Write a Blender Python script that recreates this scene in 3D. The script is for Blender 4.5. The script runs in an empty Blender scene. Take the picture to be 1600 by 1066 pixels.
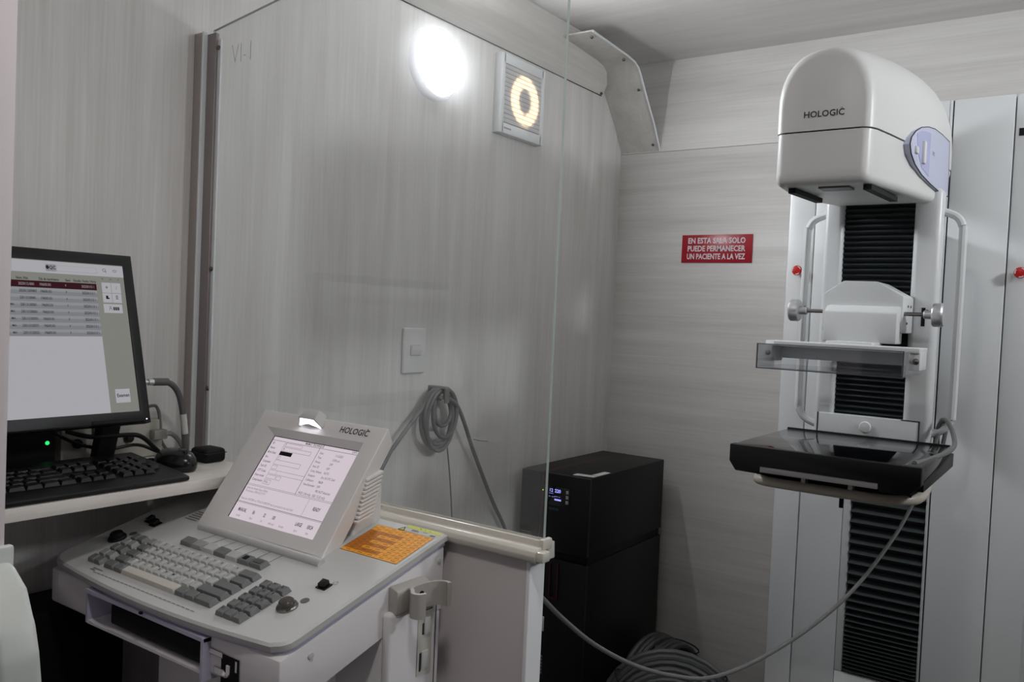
import bpy, bmesh, math, random
from mathutils import Vector, Matrix
random.seed(7)
SC = bpy.context.scene
COL = SC.collection

# ------------------------------------------------------------------ camera
def setup_camera():
    f = 1320.76
    y, p, r = (math.radians(a) for a in (35.18, -1.856, 2.557))
    F = Vector((-math.sin(y)*math.cos(p), math.cos(y)*math.cos(p), math.sin(p)))
    rt = Vector((math.cos(y), math.sin(y), 0)); up = rt.cross(F)
    R = math.cos(r)*rt + math.sin(r)*up
    U = -math.sin(r)*rt + math.cos(r)*up
    cd = bpy.data.cameras.new('camera'); cd.sensor_width = 36.0
    cd.lens = f/1600*36; cd.clip_start = 0.02; cd.clip_end = 50
    co = bpy.data.objects.new('camera', cd); COL.objects.link(co)
    m = Matrix.Identity(4)
    for i in range(3):
        m[i][0] = R[i]; m[i][1] = U[i]; m[i][2] = -F[i]
    m[0][3], m[1][3], m[2][3] = 1.472, 0.0, 1.35
    co.matrix_world = m
    SC.camera = co
setup_camera()

# ------------------------------------------------------------------ world, exposure, lamp strengths
W = bpy.data.worlds.new('world'); SC.world = W; W.use_nodes = True
W.node_tree.nodes['Background'].inputs[0].default_value = (0.9, 0.92, 1.0, 1)
W.node_tree.nodes['Background'].inputs[1].default_value = 0.05
SC.view_settings.view_transform = 'Standard'
SC.view_settings.look = 'None'
SC.view_settings.gamma = 1.0
SC.view_settings.use_curve_mapping = False
SC.view_settings.exposure = 0.0
LAMP_LEFT = 130.0        # round wall lamp seen in the photograph
LAMP_RIGHT = 166.0      # its two twins on the opposite wall
LAMP_RIGHT2 = 38.0
LAMP_OPER = 86.0       # ceiling lamp over the operator

# ------------------------------------------------------------------ materials
def lin(c):
    return tuple(((v/12.92) if v <= 0.04045 else ((v+0.055)/1.055)**2.4) for v in c)
def rgb(r, g, b): return lin((r/255, g/255, b/255))
MATS = {}
def mat(name, col, rough=0.5, metal=0.0, spec=0.5, bump=0.0, bscale=400, var=0.0, coat=0.0):
    if name in MATS: return MATS[name]
    m = bpy.data.materials.new(name); m.use_nodes = True
    nt = m.node_tree; b = nt.nodes['Principled BSDF']
    b.inputs['Base Color'].default_value = (*col, 1)
    b.inputs['Roughness'].default_value = rough
    b.inputs['Metallic'].default_value = metal
    b.inputs['Specular IOR Level'].default_value = spec
    if coat: b.inputs['Coat Weight'].default_value = coat
    if bump or var:
        tc = nt.nodes.new('ShaderNodeTexCoord')
        nz = nt.nodes.new('ShaderNodeTexNoise'); nz.inputs['Scale'].default_value = bscale
        nz.inputs['Detail'].default_value = 3
        nt.links.new(tc.outputs['Object'], nz.inputs['Vector'])
        if bump:
            bp = nt.nodes.new('ShaderNodeBump'); bp.inputs['Strength'].default_value = bump
            bp.inputs['Distance'].default_value = 0.0005
            nt.links.new(nz.outputs['Fac'], bp.inputs['Height'])
            nt.links.new(bp.outputs['Normal'], b.inputs['Normal'])
        if var:
            rp = nt.nodes.new('ShaderNodeValToRGB')
            rp.color_ramp.elements[0].position = 0.3; rp.color_ramp.elements[1].position = 0.7
            rp.color_ramp.elements[0].color = (*[v*(1-var) for v in col], 1)
            rp.color_ramp.elements[1].color = (*[min(1, v*(1+var)) for v in col], 1)
            nz2 = nt.nodes.new('ShaderNodeTexNoise'); nz2.inputs['Scale'].default_value = 6
            nz2.inputs['Detail'].default_value = 5
            nt.links.new(tc.outputs['Object'], nz2.inputs['Vector'])
            nt.links.new(nz2.outputs['Fac'], rp.inputs['Fac'])
            nt.links.new(rp.outputs['Color'], b.inputs['Base Color'])
    MATS[name] = m
    return m
def emit(name, col, s, sample=False):
    if name in MATS: return MATS[name]
    m = bpy.data.materials.new(name); m.use_nodes = True
    nt = m.node_tree; nt.nodes.clear()
    o = nt.nodes.new('ShaderNodeOutputMaterial'); e = nt.nodes.new('ShaderNodeEmission')
    e.inputs[0].default_value = (*col, 1); e.inputs[1].default_value = s
    nt.links.new(e.outputs[0], o.inputs[0]); MATS[name] = m
    m.cycles.emission_sampling = 'AUTO' if sample else 'NONE'
    return m
def wood(name, grain, c0, c1, rough=0.42):
    """pale laminate with fine streaks running along axis `grain`"""
    m = bpy.data.materials.new(name); m.use_nodes = True
    nt = m.node_tree; b = nt.nodes['Principled BSDF']; N = nt.nodes.new
    tc = N('ShaderNodeTexCoord')
    def streak(along, across, detail, dist):
        mp = N('ShaderNodeMapping')
        mp.inputs['Scale'].default_value = [along if i == grain else across for i in range(3)]
        nz = N('ShaderNodeTexNoise'); nz.inputs['Scale'].default_value = 1.0
        nz.inputs['Detail'].default_value = detail; nz.inputs['Distortion'].default_value = dist
        nt.links.new(tc.outputs['Object'], mp.inputs['Vector']); nt.links.new(mp.outputs[0], nz.inputs['Vector'])
        return nz.outputs['Fac']
    a = streak(1.3, 22, 4, 0.6); c = streak(4.0, 190, 3, 0.2); d = streak(0.8, 7, 2, 1.2)
    m1 = N('ShaderNodeMix'); m1.data_type = 'FLOAT'; m1.inputs[0].default_value = 0.42
    nt.links.new(a, m1.inputs[2]); nt.links.new(c, m1.inputs[3])
    m2 = N('ShaderNodeMix'); m2.data_type = 'FLOAT'; m2.inputs[0].default_value = 0.3
    nt.links.new(m1.outputs[0], m2.inputs[2]); nt.links.new(d, m2.inputs[3])
    rp = N('ShaderNodeValToRGB'); e = rp.color_ramp.elements
    e[0].position = 0.33; e[0].color = (*c0, 1); e[1].position = 0.62; e[1].color = (*c1, 1)
    nt.links.new(m2.outputs[0], rp.inputs['Fac']); nt.links.new(rp.outputs['Color'], b.inputs['Base Color'])
    b.inputs['Roughness'].default_value = rough
    b.inputs['Specular IOR Level'].default_value = 0.4
    bp = N('ShaderNodeBump'); bp.inputs['Strength'].default_value = 0.12; bp.inputs['Distance'].default_value = 0.0006
    nt.links.new(c, bp.inputs['Height']); nt.links.new(bp.outputs['Normal'], b.inputs['Normal'])
    MATS[name] = m
    return m
def glass(name, tint, ior=1.5, haze=0.0, hazecol=(0.8, 0.85, 0.85), boost=1.0, smear=0.0):
    m = bpy.data.materials.new(name); m.use_nodes = True
    nt = m.node_tree; nt.nodes.clear(); N = nt.nodes.new
    o = N('ShaderNodeOutputMaterial'); t = N('ShaderNodeBsdfTransparent'); g = N('ShaderNodeBsdfGlossy')
    t.inputs[0].default_value = (*tint, 1); g.inputs['Roughness'].default_value = 0.0
    # Schlick reflectance from the unsigned facing angle (the same from both sides of the sheet)
    lw = N('ShaderNodeLayerWeight'); lw.inputs[0].default_value = 0.5
    pw = N('ShaderNodeMath'); pw.operation = 'POWER'; pw.inputs[1].default_value = 5.0
    nt.links.new(lw.outputs['Facing'], pw.inputs[0])
    f0 = ((ior-1)/(ior+1))**2
    mu = N('ShaderNodeMath'); mu.operation = 'MULTIPLY_ADD'; mu.inputs[1].default_value = (1-f0)*boost; mu.inputs[2].default_value = f0*boost
    nt.links.new(pw.outputs[0], mu.inputs[0])
    mx = N('ShaderNodeMixShader'); nt.links.new(mu.outputs[0], mx.inputs[0])
    nt.links.new(t.outputs[0], mx.inputs[1]); nt.links.new(g.outputs[0], mx.inputs[2])
    last = mx
    if haze:
        d = N('ShaderNodeBsdfDiffuse'); d.inputs[0].default_value = (*hazecol, 1)
        m2 = N('ShaderNodeMixShader'); m2.inputs[0].default_value = haze
        last = m2
        nt.links.new(mx.outputs[0], m2.inputs[1]); nt.links.new(d.outputs[0], m2.inputs[2])
        if smear:
            rf = N('ShaderNodeBsdfRefraction'); rf.inputs['Roughness'].default_value = 0.8; rf.inputs['IOR'].default_value = 1.045
            m3 = N('ShaderNodeMixShader'); m3.inputs[0].default_value = smear
            nt.links.new(m2.outputs[0], m3.inputs[1]); nt.links.new(rf.outputs[0], m3.inputs[2]); last = m3
    nt.links.new(last.outputs[0], o.inputs[0]); MATS[name] = m
    return m
def translucent(name, col, t=0.5):
    m = bpy.data.materials.new(name); m.use_nodes = True
    nt = m.node_tree; nt.nodes.clear(); N = nt.nodes.new
    o = N('ShaderNodeOutputMaterial'); a = N('ShaderNodeBsdfDiffuse'); b = N('ShaderNodeBsdfTranslucent')
    a.inputs[0].default_value = (*col, 1); b.inputs[0].default_value = (*col, 1)
    mx = N('ShaderNodeMixShader'); mx.inputs[0].default_value = t
    nt.links.new(a.outputs[0], mx.inputs[1]); nt.links.new(b.outputs[0], mx.inputs[2])
    nt.links.new(mx.outputs[0], o.inputs[0]); MATS[name] = m
    return m

W0, W1 = rgb(200, 197, 192), rgb(225, 223, 220)
wood_v = wood('laminate_vertical', 2, W0, W1)
wood_h = wood('laminate_horizontal', 0, W0, W1)
wood_c = wood('laminate_ceiling', 0, rgb(206, 203, 199), rgb(224, 222, 219))
wood_y = wood('laminate_shelf', 1, rgb(205, 200, 192), rgb(226, 222, 216))
m_floor = mat('floor_vinyl', rgb(52, 51, 50), 0.5, var=0.15)
m_dim = mat('painted_wall', rgb(128, 122, 120), 0.6, var=0.05)
m_white = mat('white_enamel', rgb(218, 220, 220), 0.35, bump=0.1, bscale=900)
m_head = mat('white_moulding', rgb(228, 228, 225), 0.38, bump=0.15, bscale=1200)
m_plast = mat('console_plastic', rgb(202, 202, 200), 0.45, bump=0.25, bscale=1500)
m_plast2 = mat('console_side', rgb(230, 227, 228), 0.45, bump=0.2, bscale=1500)
m_bezel = mat('console_bezel', rgb(230, 228, 226), 0.5, bump=0.3, bscale=1500)
m_lav = mat('lavender_trim', rgb(196, 194, 214), 0.4)
m_blue = mat('pale_blue_panel', rgb(200, 204, 226), 0.4)
m_blue2 = mat('pale_blue_recess', rgb(182, 184, 222), 0.4)
m_groove = mat('dark_joint', rgb(40, 40, 42), 0.8)
m_black = mat('black_plastic', rgb(8, 8, 9), 0.42, spec=0.35, bump=0.15, bscale=900)
m_black2 = mat('matt_black', rgb(8, 8, 9), 0.65, spec=0.3)
m_gloss = mat('black_gloss', rgb(9, 9, 11), 0.06, spec=0.6)
m_bellow = mat('bellows_rubber', rgb(58, 63, 64), 0.4)
m_steel = mat('brushed_steel', rgb(206, 206, 208), 0.38, 0.75)
m_rod = mat('steel_rod', rgb(150, 148, 145), 0.25, 1.0)
m_screw = mat('screw_metal', rgb(120, 118, 112), 0.35, 0.9)
m_alu = mat('aluminium_channel', rgb(176, 168, 164), 0.35, 0.35)
m_alu2 = mat('aluminium_channel_shaded', rgb(150, 142, 140), 0.45, 0.3)  # darker copy of the channel aluminium, flange shading put into its colour
m_seal = mat('white_seal', rgb(226, 230, 232), 0.5)
m_cream = mat('cream_rail', rgb(214, 209, 198), 0.25)
m_pinkw = mat('partition_panel', rgb(203, 197, 196), 0.5)
m_cable = mat('grey_cable', rgb(112, 112, 112), 0.5)
m_cable2 = mat('dark_grey_hose', rgb(66, 67, 68), 0.5)
m_beige = mat('beige_cable', rgb(188, 178, 162), 0.5)
m_keyl = mat('key_light', rgb(186, 187, 184), 0.5)
m_keym = mat('key_mid', rgb(150, 153, 150), 0.5)
m_keyd = mat('key_dark', rgb(112, 114, 113), 0.5)
m_keyc = mat('key_cream', rgb(206, 202, 192), 0.5)
m_ink = mat('black_ink', rgb(28, 28, 32), 0.6)
m_navy = mat('navy_ink', rgb(24, 26, 48), 0.5)
m_greyink = mat('grey_ink', rgb(128, 126, 124), 0.6)
m_orange = mat('orange_label', rgb(255, 172, 34), 0.5)
m_orange2 = mat('brown_orange_label', rgb(206, 122, 30), 0.5)
m_oline = mat('brown_ink', rgb(96, 52, 14), 0.6)
m_yellow = mat('yellow_label', rgb(204, 208, 70), 0.5)
m_paper = mat('white_label', rgb(206, 206, 202), 0.6)
m_red = mat('red_sign', rgb(172, 22, 42), 0.3)
m_redb = mat('red_button', rgb(200, 28, 28), 0.35)
m_dred = mat('dark_red_stripe', rgb(70, 18, 18), 0.4)
m_signw = mat('white_lettering', rgb(232, 222, 226), 0.5)
m_tan = mat('tan_bar', rgb(196, 188, 174), 0.35)
m_dkplate = mat('dark_plate', rgb(96, 96, 98), 0.4)
m_strip = mat('grey_strip', rgb(150, 148, 148), 0.5)
m_glass = glass('partition_glass', (0.985, 0.99, 0.987), 1.5, haze=0.05, smear=0.009)
m_gedge = mat('glass_edge', rgb(168, 180, 172), 0.2)
m_acryl = glass('clear_acrylic', (0.93, 0.94, 0.95), 1.45, haze=0.025, hazecol=(0.6, 0.62, 0.65))
m_acredge = mat('acrylic_edge', rgb(84, 86, 96), 0.2)
m_slat = translucent('louvre_plastic', rgb(232, 232, 232), 0.4)
m_fan = mat('fan_plastic', rgb(226, 228, 229), 0.4)

# ------------------------------------------------------------------ mesh helpers
ROOT = {}
def base(o):
    return ROOT.get(o.name, Vector((0, 0, 0))) if o else Vector((0, 0, 0))
def new(): return bmesh.new()
def bx(bm, x0, x1, y0, y1, z0, z1, bev=0.0, seg=2, mi=0):
    v = [bm.verts.new((x, y, z)) for x in (x0, x1) for y in (y0, y1) for z in (z0, z1)]
    fs = [bm.faces.new([v[i] for i in f]) for f in ((0, 1, 3, 2), (4, 6, 7, 5), (0, 4, 5, 1), (2, 3, 7, 6), (0, 2, 6, 4), (1, 5, 7, 3))]
    for f in fs: f.material_index = mi
    if bev:
        es = list({e for f in fs for e in f.edges})
        r = bmesh.ops.bevel(bm, geom=es, offset=bev, segments=seg, profile=0.5, affect='EDGES', clamp_overlap=True)
        for f in r['faces']: f.material_index = mi
    return fs
def hexa(bm, p, bev=0.0, seg=2, mi=0):
    """p: bottom four then top four points (same winding)"""
    v = [bm.verts.new(q) for q in p]
    fs = [bm.faces.new([v[i] for i in f]) for f in ((3, 2, 1, 0), (4, 5, 6, 7), (0, 1, 5, 4), (1, 2, 6, 5), (2, 3, 7, 6), (3, 0, 4, 7))]
    for f in fs: f.material_index = mi
    if bev:
        es = list({e for f in fs for e in f.edges})
        bmesh.ops.bevel(bm, geom=es, offset=bev, segments=seg, profile=0.5, affect='EDGES', clamp_overlap=True)
    return fs
def prism(bm, pts, axis, a0, a1, bev=0.0, seg=2, mi=0):
    """polygon pts (two remaining axes in xyz order) extruded along axis"""
    def P(p, a):
        q = list(p); q.insert(axis, a); return q
    A = [bm.verts.new(P(p, a0)) for p in pts]; B = [bm.verts.new(P(p, a1)) for p in pts]
    n = len(pts); fs = [bm.faces.new(A[::-1]), bm.faces.new(B)]
    for i in range(n): fs.append(bm.faces.new((A[i], A[(i+1) % n], B[(i+1) % n], B[i])))
    for f in fs: f.material_index = mi
    if bev:
        es = list({e for f in fs for e in f.edges})
        bmesh.ops.bevel(bm, geom=es, offset=bev, segments=seg, profile=0.5, affect='EDGES', clamp_overlap=True)
    return fs
def spline(pts, n=6, closed=False):
    P = [Vector(p) for p in pts]; out = []; m = len(P)
    rng = range(m if closed else m-1)
    for i in rng:
        if closed: p0, p1, p2, p3 = P[i-1], P[i], P[(i+1) % m], P[(i+2) % m]
        else: p0, p1, p2, p3 = P[max(i-1, 0)], P[i], P[i+1], P[min(i+2, m-1)]
        for k in range(n):
            t = k/n
            out.append(0.5*((2*p1)+(p2-p0)*t+(2*p0-5*p1+4*p2-p3)*t*t+(3*p1-p0-3*p2+p3)*t*t*t))
    if not closed: out.append(P[-1])
    return out
def tube(bm, pts, r, n=8, mi=0, closed=False):
    P = [Vector(p) for p in pts]; m = len(P); rings = []
    up = None
    for i in range(m):
        if closed: t = P[(i+1) % m]-P[i-1]
        else: t = P[min(i+1, m-1)]-P[max(i-1, 0)]
        t.normalize()
        if up is None:
            up = Vector((0, 0, 1)) if abs(t.z) < 0.9 else Vector((1, 0, 0))
        s = t.cross(up)
        if s.length < 1e-6: s = t.cross(Vector((0, 1, 0.3)))
        s.normalize(); up = s.cross(t).normalized()
        rings.append([bm.verts.new(P[i]+r*(math.cos(a)*s+math.sin(a)*up)) for a in [2*math.pi*k/n for k in range(n)]])
    k2 = m if closed else m-1
    for i in range(k2):
        A, B = rings[i], rings[(i+1) % m]
        for k in range(n):
            f = bm.faces.new((A[k], A[(k+1) % n], B[(k+1) % n], B[k])); f.material_index = mi
    if not closed:
        bm.faces.new(rings[0][::-1]).material_index = mi; bm.faces.new(rings[-1]).material_index = mi
def lathe(bm, c, axis, prof, n=24, mi=0):
    """prof: (radius, offset along axis) list; axis a unit vector"""
    c = Vector(c); a = Vector(axis).normalized()
    s = a.cross(Vector((0, 0, 1))) if abs(a.z) < 0.9 else a.cross(Vector((1, 0, 0)))
    s.normalize(); u = a.cross(s)
    rings = []
    for r, h in prof:
        rings.append([bm.verts.new(c+a*h+max(r, 1e-5)*(math.cos(t)*s+math.sin(t)*u)) for t in [2*math.pi*k/n for k in range(n)]])
    for A, B in zip(rings, rings[1:]):
        for k in range(n):
            bm.faces.new((A[k], A[(k+1) % n], B[(k+1) % n], B[k])).material_index = mi
    bm.faces.new(rings[0][::-1]).material_index = mi; bm.faces.new(rings[-1]).material_index = mi
def cyl(bm, p0, p1, r, n=20, mi=0):
    p0, p1 = Vector(p0), Vector(p1)
    lathe(bm, p0, p1-p0, [(r, 0), (r, (p1-p0).length)], n, mi)
def loft(bm, rings, mi=0, cap=(True, True)):
    R = [[bm.verts.new(p) for p in r] for r in rings]; n = len(rings[0])
    for A, B in zip(R, R[1:]):
        for k in range(n):
            bm.faces.new((A[k], A[(k+1) % n], B[(k+1) % n], B[k])).material_index = mi
    if cap[0]: bm.faces.new(R[0][::-1]).material_index = mi
    if cap[1]: bm.faces.new(R[-1]).material_index = mi
def quad(bm, a, b, c, d, mi=0):
    f = bm.faces.new([bm.verts.new(p) for p in (a, b, c, d)]); f.material_index = mi
    return f
FONT_TMP = {}
def text(bm, s, size, org, xd, yd, align='LEFT', xs=1.0, bold=0.0, shear=0.0, mi=0, ext=0.0):
    cu = bpy.data.curves.new('t', 'FONT'); cu.body = s; cu.size = 1.0; cu.align_x = align; cu.align_y = 'CENTER'
    cu.resolution_u = 2; cu.offset = bold; cu.shear = shear; cu.fill_mode = 'FRONT'
    ob = bpy.data.objects.new('t', cu)
    me = bpy.data.meshes.new_from_object(ob)
    xd, yd = Vector(xd).normalized(), Vector(yd).normalized(); org = Vector(org); zd = xd.cross(yd)
    vs = [bm.verts.new(org+xd*v.co.x*size*xs+yd*v.co.y*size) for v in me.vertices]
    for p in me.polygons:
        try:
            f = bm.faces.new([vs[i] for i in p.vertices]); f.material_index = mi
        except ValueError: pass
    bpy.data.objects.remove(ob); bpy.data.curves.remove(cu); bpy.data.meshes.remove(me)
def obj(name, bm, m, parent=None, smooth=35, recalc=True):
    if recalc: bmesh.ops.recalc_face_normals(bm, faces=bm.faces[:])
    off = base(parent)
    if off.length: bmesh.ops.translate(bm, vec=-off, verts=bm.verts[:])
    me = bpy.data.meshes.new(name); bm.to_mesh(me); bm.free()
    for mm in (m if isinstance(m, (list, tuple)) else [m]): me.materials.append(mm)
    if smooth:
        me.polygons.foreach_set('use_smooth', [True]*len(me.polygons))
        me.set_sharp_from_angle(angle=math.radians(smooth))
    o = bpy.data.objects.new(name, me); COL.objects.link(o)
    if parent:
        o.parent = parent; ROOT[o.name] = off
    return o
def thing(name, label, cat, loc, group=None):
    o = bpy.data.objects.new(name, None); COL.objects.link(o); o.location = loc
    o.empty_display_size = 0.05
    ROOT[o.name] = Vector(loc); return tag(o, label, cat, group)
def tag(o, label, cat, group=None):
    o['label'] = label; o['category'] = cat
    if group: o['group'] = group
    return o
def struct(o, label=None):
    o['kind'] = 'structure'
    if label: o['label'] = label
    return o
PRINT = ('text', 'lettering', 'notice', 'printing', 'layout', 'marking', 'digits', 'label', 'mark', 'icon', 'emblem', 'border')
def part(name, m, parent, fn, smooth=35, recalc=True):
    if isinstance(fn, (list, tuple)):
        return [part(name, m, parent, f, smooth, recalc) for f in fn]
    bm = new(); fn(bm); o = obj(name, bm, m, parent, smooth, recalc)
    if parent is not None and name.split('_')[-1] in PRINT: o['kind'] = 'stuff'      # flat print, joined
    return o
def B(*a): return lambda b: bx(b, *a)
def place(src_mesh, name, parent, loc, rot=None):
    o = bpy.data.objects.new(name, src_mesh); COL.objects.link(o); o.parent = parent
    o.location = Vector(loc)-base(parent)
    if rot: o.rotation_euler = rot
    return o
def mesh_of(name, m, fn, smooth=35):
    bm = new(); fn(bm); bmesh.ops.recalc_face_normals(bm, faces=bm.faces[:])
    me = bpy.data.meshes.new(name); bm.to_mesh(me); bm.free()
    for mm in (m if isinstance(m, (list, tuple)) else [m]): me.materials.append(mm)
    if smooth:
        me.polygons.foreach_set('use_smooth', [True]*len(me.polygons)); me.set_sharp_from_angle(angle=math.radians(smooth))
    return me
def screw_mesh(r, axis):
    return mesh_of('screw', m_screw, lambda b: lathe(b, (0, 0, 0), axis, [(r, 0), (r*0.95, r*0.35), (r*0.6, r*0.65), (r*0.1, r*0.75)], 10))

# ================================================================== STRUCTURE
XR, YF, YB, ZC = 2.40, -1.50, 2.72, 2.252
wl = struct(part('wall_left', wood_v, None, lambda b: bx(b, -0.05, 0, YF, YB, 0, ZC)), 'pale wood laminate side wall with vertical grain')
def seam(b):
    tube(b, spline([(0.0005, 1.798, 0.985), (0.0005, 1.815, 0.90), (0.0005, 1.83, 0.80), (0.0005, 1.835, 0.72), (0.0005, 1.84, 0.3)]), 0.0022, 6)
part('wall_crack', mat('crack_brown', rgb(120, 112, 100), 0.8), wl, seam)
part('scratch_mark', m_dkplate, wl, lambda b: tube(b, spline([(0.0005, 1.919, 0.985), (0.001, 1.945, 0.9785), (0.0005, 1.987, 0.972)]), 0.0012, 6))
wb = struct(part('wall_back', mat('joint_shadow', rgb(120, 116, 110), 0.8), None, lambda b: bx(b, -0.05, XR+0.05, YB+0.004, YB+0.05, 0, ZC)), 'pale wood laminate end wall with horizontal grain')
part('panel', wood_h, wb, lambda b: bx(b, 0, XR, YB-0.002, YB+0.004, 0, 1.9375, 0.001))
part('panel', wood_h, wb, lambda b: bx(b, 0, XR, YB+0.001, YB+0.004, 1.9395, ZC))
struct(part('ceiling', wood_c, None, lambda b: bx(b, -0.05, XR+0.05, YF, YB+0.05, ZC, ZC+0.05)))
struct(part('floor', m_floor, None, lambda b: bx(b, -0.05, XR+0.05, YF-0.05, YB+0.05, -0.05, 0)))
struct(part('wall_right', mat('grey_wall', rgb(150, 148, 146), 0.6, var=0.05), None, lambda b: bx(b, XR, XR+0.05, YF, YB, 0, ZC)))
struct(part('wall_front', m_dim, None, lambda b: bx(b, -0.05, XR+0.05, YF-0.05, YF, 0, ZC)))
def cove(b):
    prof = [(0.0, 2.112), (0.010, 2.128), (0.026, 2.168), (0.042, 2.206), (0.060, ZC-0.001), (0.054, ZC-0.001), (0.036, 2.21), (0.0, 2.125)]
    prism(b, prof, 1, YF, 2.56)
t1 = struct(part('trim_1', wood('laminate_cove', 1, rgb(194, 190, 184), rgb(216, 213, 208)), None, cove), 'sloped laminate coving along the top of the side wall')
part('joint_line', m_groove, t1, lambda b: (tube(b, [(0.0012, YF, 2.1115), (0.0012, 2.555, 2.1115)], 0.0014, 5)))
def cove2(b):
    a = [(2.722, 1.942), (2.66, 2.032), (2.60, 2.100), (2.548, 2.164), (2.53, 2.182), (2.50, 2.194), (2.45, 2.200), (2.32, 2.207), (2.225, 2.212)]
    t = 0.005
    o = []
    for i, p in enumerate(a):
        q0, q1 = a[max(i-1, 0)], a[min(i+1, len(a)-1)]
        dx, dy = q1[0]-q0[0], q1[1]-q0[1]; l = math.hypot(dx, dy)
        nx, ny = (dy/l, -dx/l) if dy*1 > 0 else (dy/l, -dx/l)
        o.append((p[0]+nx*t, p[1]+ny*t))
    prism(b, a+o[::-1], 0, 0.001, 0.150)
t2 = struct(part('trim_2', wood('laminate_cove_end', 2, rgb(194, 190, 184), rgb(216, 213, 208)), None, cove2, smooth=25), 'bent laminate cover strip in the corner below the ceiling')
def edge2(b):
    a = [(2.722, 1.942), (2.66, 2.032), (2.60, 2.100), (2.548, 2.164), (2.53, 2.182), (2.50, 2.194), (2.45, 2.200), (2.32, 2.207), (2.225, 2.212)]
    tube(b, [(0.1515, y, z) for y, z in a], 0.0035, 6)
part('lit_edge', m_seal, t2, edge2)  # white tube paints the lit thickness edge of the bent sheet
sm = screw_mesh(0.0055, (0, -0.75, -0.66))
for y, z in ((2.70, 1.965), (2.573, 2.125), (2.46, 2.195), (2.25, 2.207)): place(sm, 'screw', t2, (0.135, y-0.003, z-0.004))
place(sm, 'screw', t1, (0.006, 2.545, 2.118))

# door leaf close to the camera at the left border
d1 = struct(part('door_1', mat('door_white', rgb(206, 198, 200), 0.5), None, lambda b: bx(b, 0.0, 0.806, 0.265, 0.30, 0, 2.10, 0.006)), 'white door leaf edge close to the camera')
def dhandle(b):
    pr = [(0.803, 1.150), (0.818, 1.146), (0.833, 1.132), (0.850, 1.112), (0.858, 1.090), (0.860, 1.06), (0.858, 0.98), (0.848, 0.95), (0.828, 0.93), (0.803, 0.928)]
    prism(b, pr, 1, 0.272, 0.302, 0.005, 3)
part('door_handle', mat('handle_white', rgb(196, 200, 196), 0.35), d1, dhandle)
part('door_edge_strip', mat('handle_white', 0), d1, lambda b: bx(b, 0.804, 0.811, 0.268, 0.303, 0, 1.16, 0.002))

# ================================================================== MAMMOGRAPHY MACHINE
XC = 1.045
g = thing('mammography_machine', 'tall white breast x-ray machine with domed head and black bellows', 'x-ray machine', (XC, 2.5, 0))
YC = 2.31
def core(b): bx(b, 0.752, 1.338, YC+0.0295, 2.70, 0, 1.915)
cb = part('column_core', m_strip, g, core)
part('centre_joint', m_groove, g, lambda b: bx(b, 1.1300, 1.1340, YC+0.003, YC+0.01, 0, 1.918))
def pan(x0, x1, z0, z1, bev=0.003, y0=YC):
    return part('column_panel', m_white, g, lambda b: bx(b, x0, x1, y0, y0+0.03, z0, z1, bev))
pan(0.745, 0.8142, 0, 1.92, 0.006); pan(0.8160, 0.9278, 0, 1.92); pan(1.1335, 1.2632, 0, 1.92); pan(1.2650, 1.345, 0, 1.92, 0.006)
pan(0.9285, 0.947, 0.45, 1.92, 0.002); pan(1.124, 1.1305, 0.45, 1.92, 0.002); pan(0.9285, 1.1305, 0, 0.449, 0.002); pan(0.9475, 1.1235, 1.09, 1.92, 0.002)
part('column_side', m_white, g, [B(0.745, 0.752, YC+0.03, 2.70, 0, 1.92), B(1.338, 1.345, YC+0.03, 2.70, 0, 1.92), B(0.745, 1.345, YC+0.03, 2.70, 1.915, 1.922)])
def bellows(b, x0, x1, y0, zs, amp):
    """zs: pleat boundaries; accordion sheet with one ridge per pleat, closed at the back"""
    pr = []
    for i in range(len(zs)-1):
        z0, z1 = zs[i], zs[i+1]
        pr += [(y0+amp, z0), (y0+amp*0.15, z0+(z1-z0)*0.42), (y0, z0+(z1-z0)*0.5), (y0+amp*0.15, z0+(z1-z0)*0.58)]
    pr.append((y0+amp, zs[-1]))
    L = [b.verts.new((x0, y, z)) for y, z in pr]; R = [b.verts.new((x1, y, z)) for y, z in pr]
    for i in range(len(pr)-1): b.faces.new((L[i], R[i], R[i+1], L[i+1]))
    bk = [b.verts.new(p) for p in ((x0, y0+amp+0.004, zs[0]), (x1, y0+amp+0.004, zs[0]), (x1, y0+amp+0.004, zs[-1]), (x0, y0+amp+0.004, zs[-1]))]
    b.faces.new(bk)
zs = [0.452]
while zs[-1] < 1.06:
    z = zs[-1]; zs.append(z + (0.010 if z < 0.53 else 0.010+min(1, (z-0.53)/0.16)*0.017))
part('lower_bellows', m_bellow, g, lambda b: bellows(b, 0.948, 1.123, YC-0.004, zs, 0.025), smooth=0, recalc=False)
# emergency stops
for x, z in ((0.779, 1.50), (1.295, 1.498)):
    e = part('emergency_stop', m_redb, g, lambda b: lathe(b, (x, YC, z), (0, -1, 0), [(0.006, 0), (0.006, 0.010), (0.0125, 0.012), (0.0135, 0.016), (0.0125, 0.020), (0.004, 0.022)], 20))
    def ring(b):
        for a in range(3):
            a0 = a*2.094+0.3
            tube(b, [(x+0.0105*math.cos(a0+k*0.25), YC-0.0205, z+0.0105*math.sin(a0+k*0.25)) for k in range(5)], 0.0013, 5)
    part('arrow_mark', m_signw, e, ring)
part('black_marker', m_black2, g, lambda b: bx(b, 1.2735, 1.310, YC-0.002, YC, 1.8205, 1.838))
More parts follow.
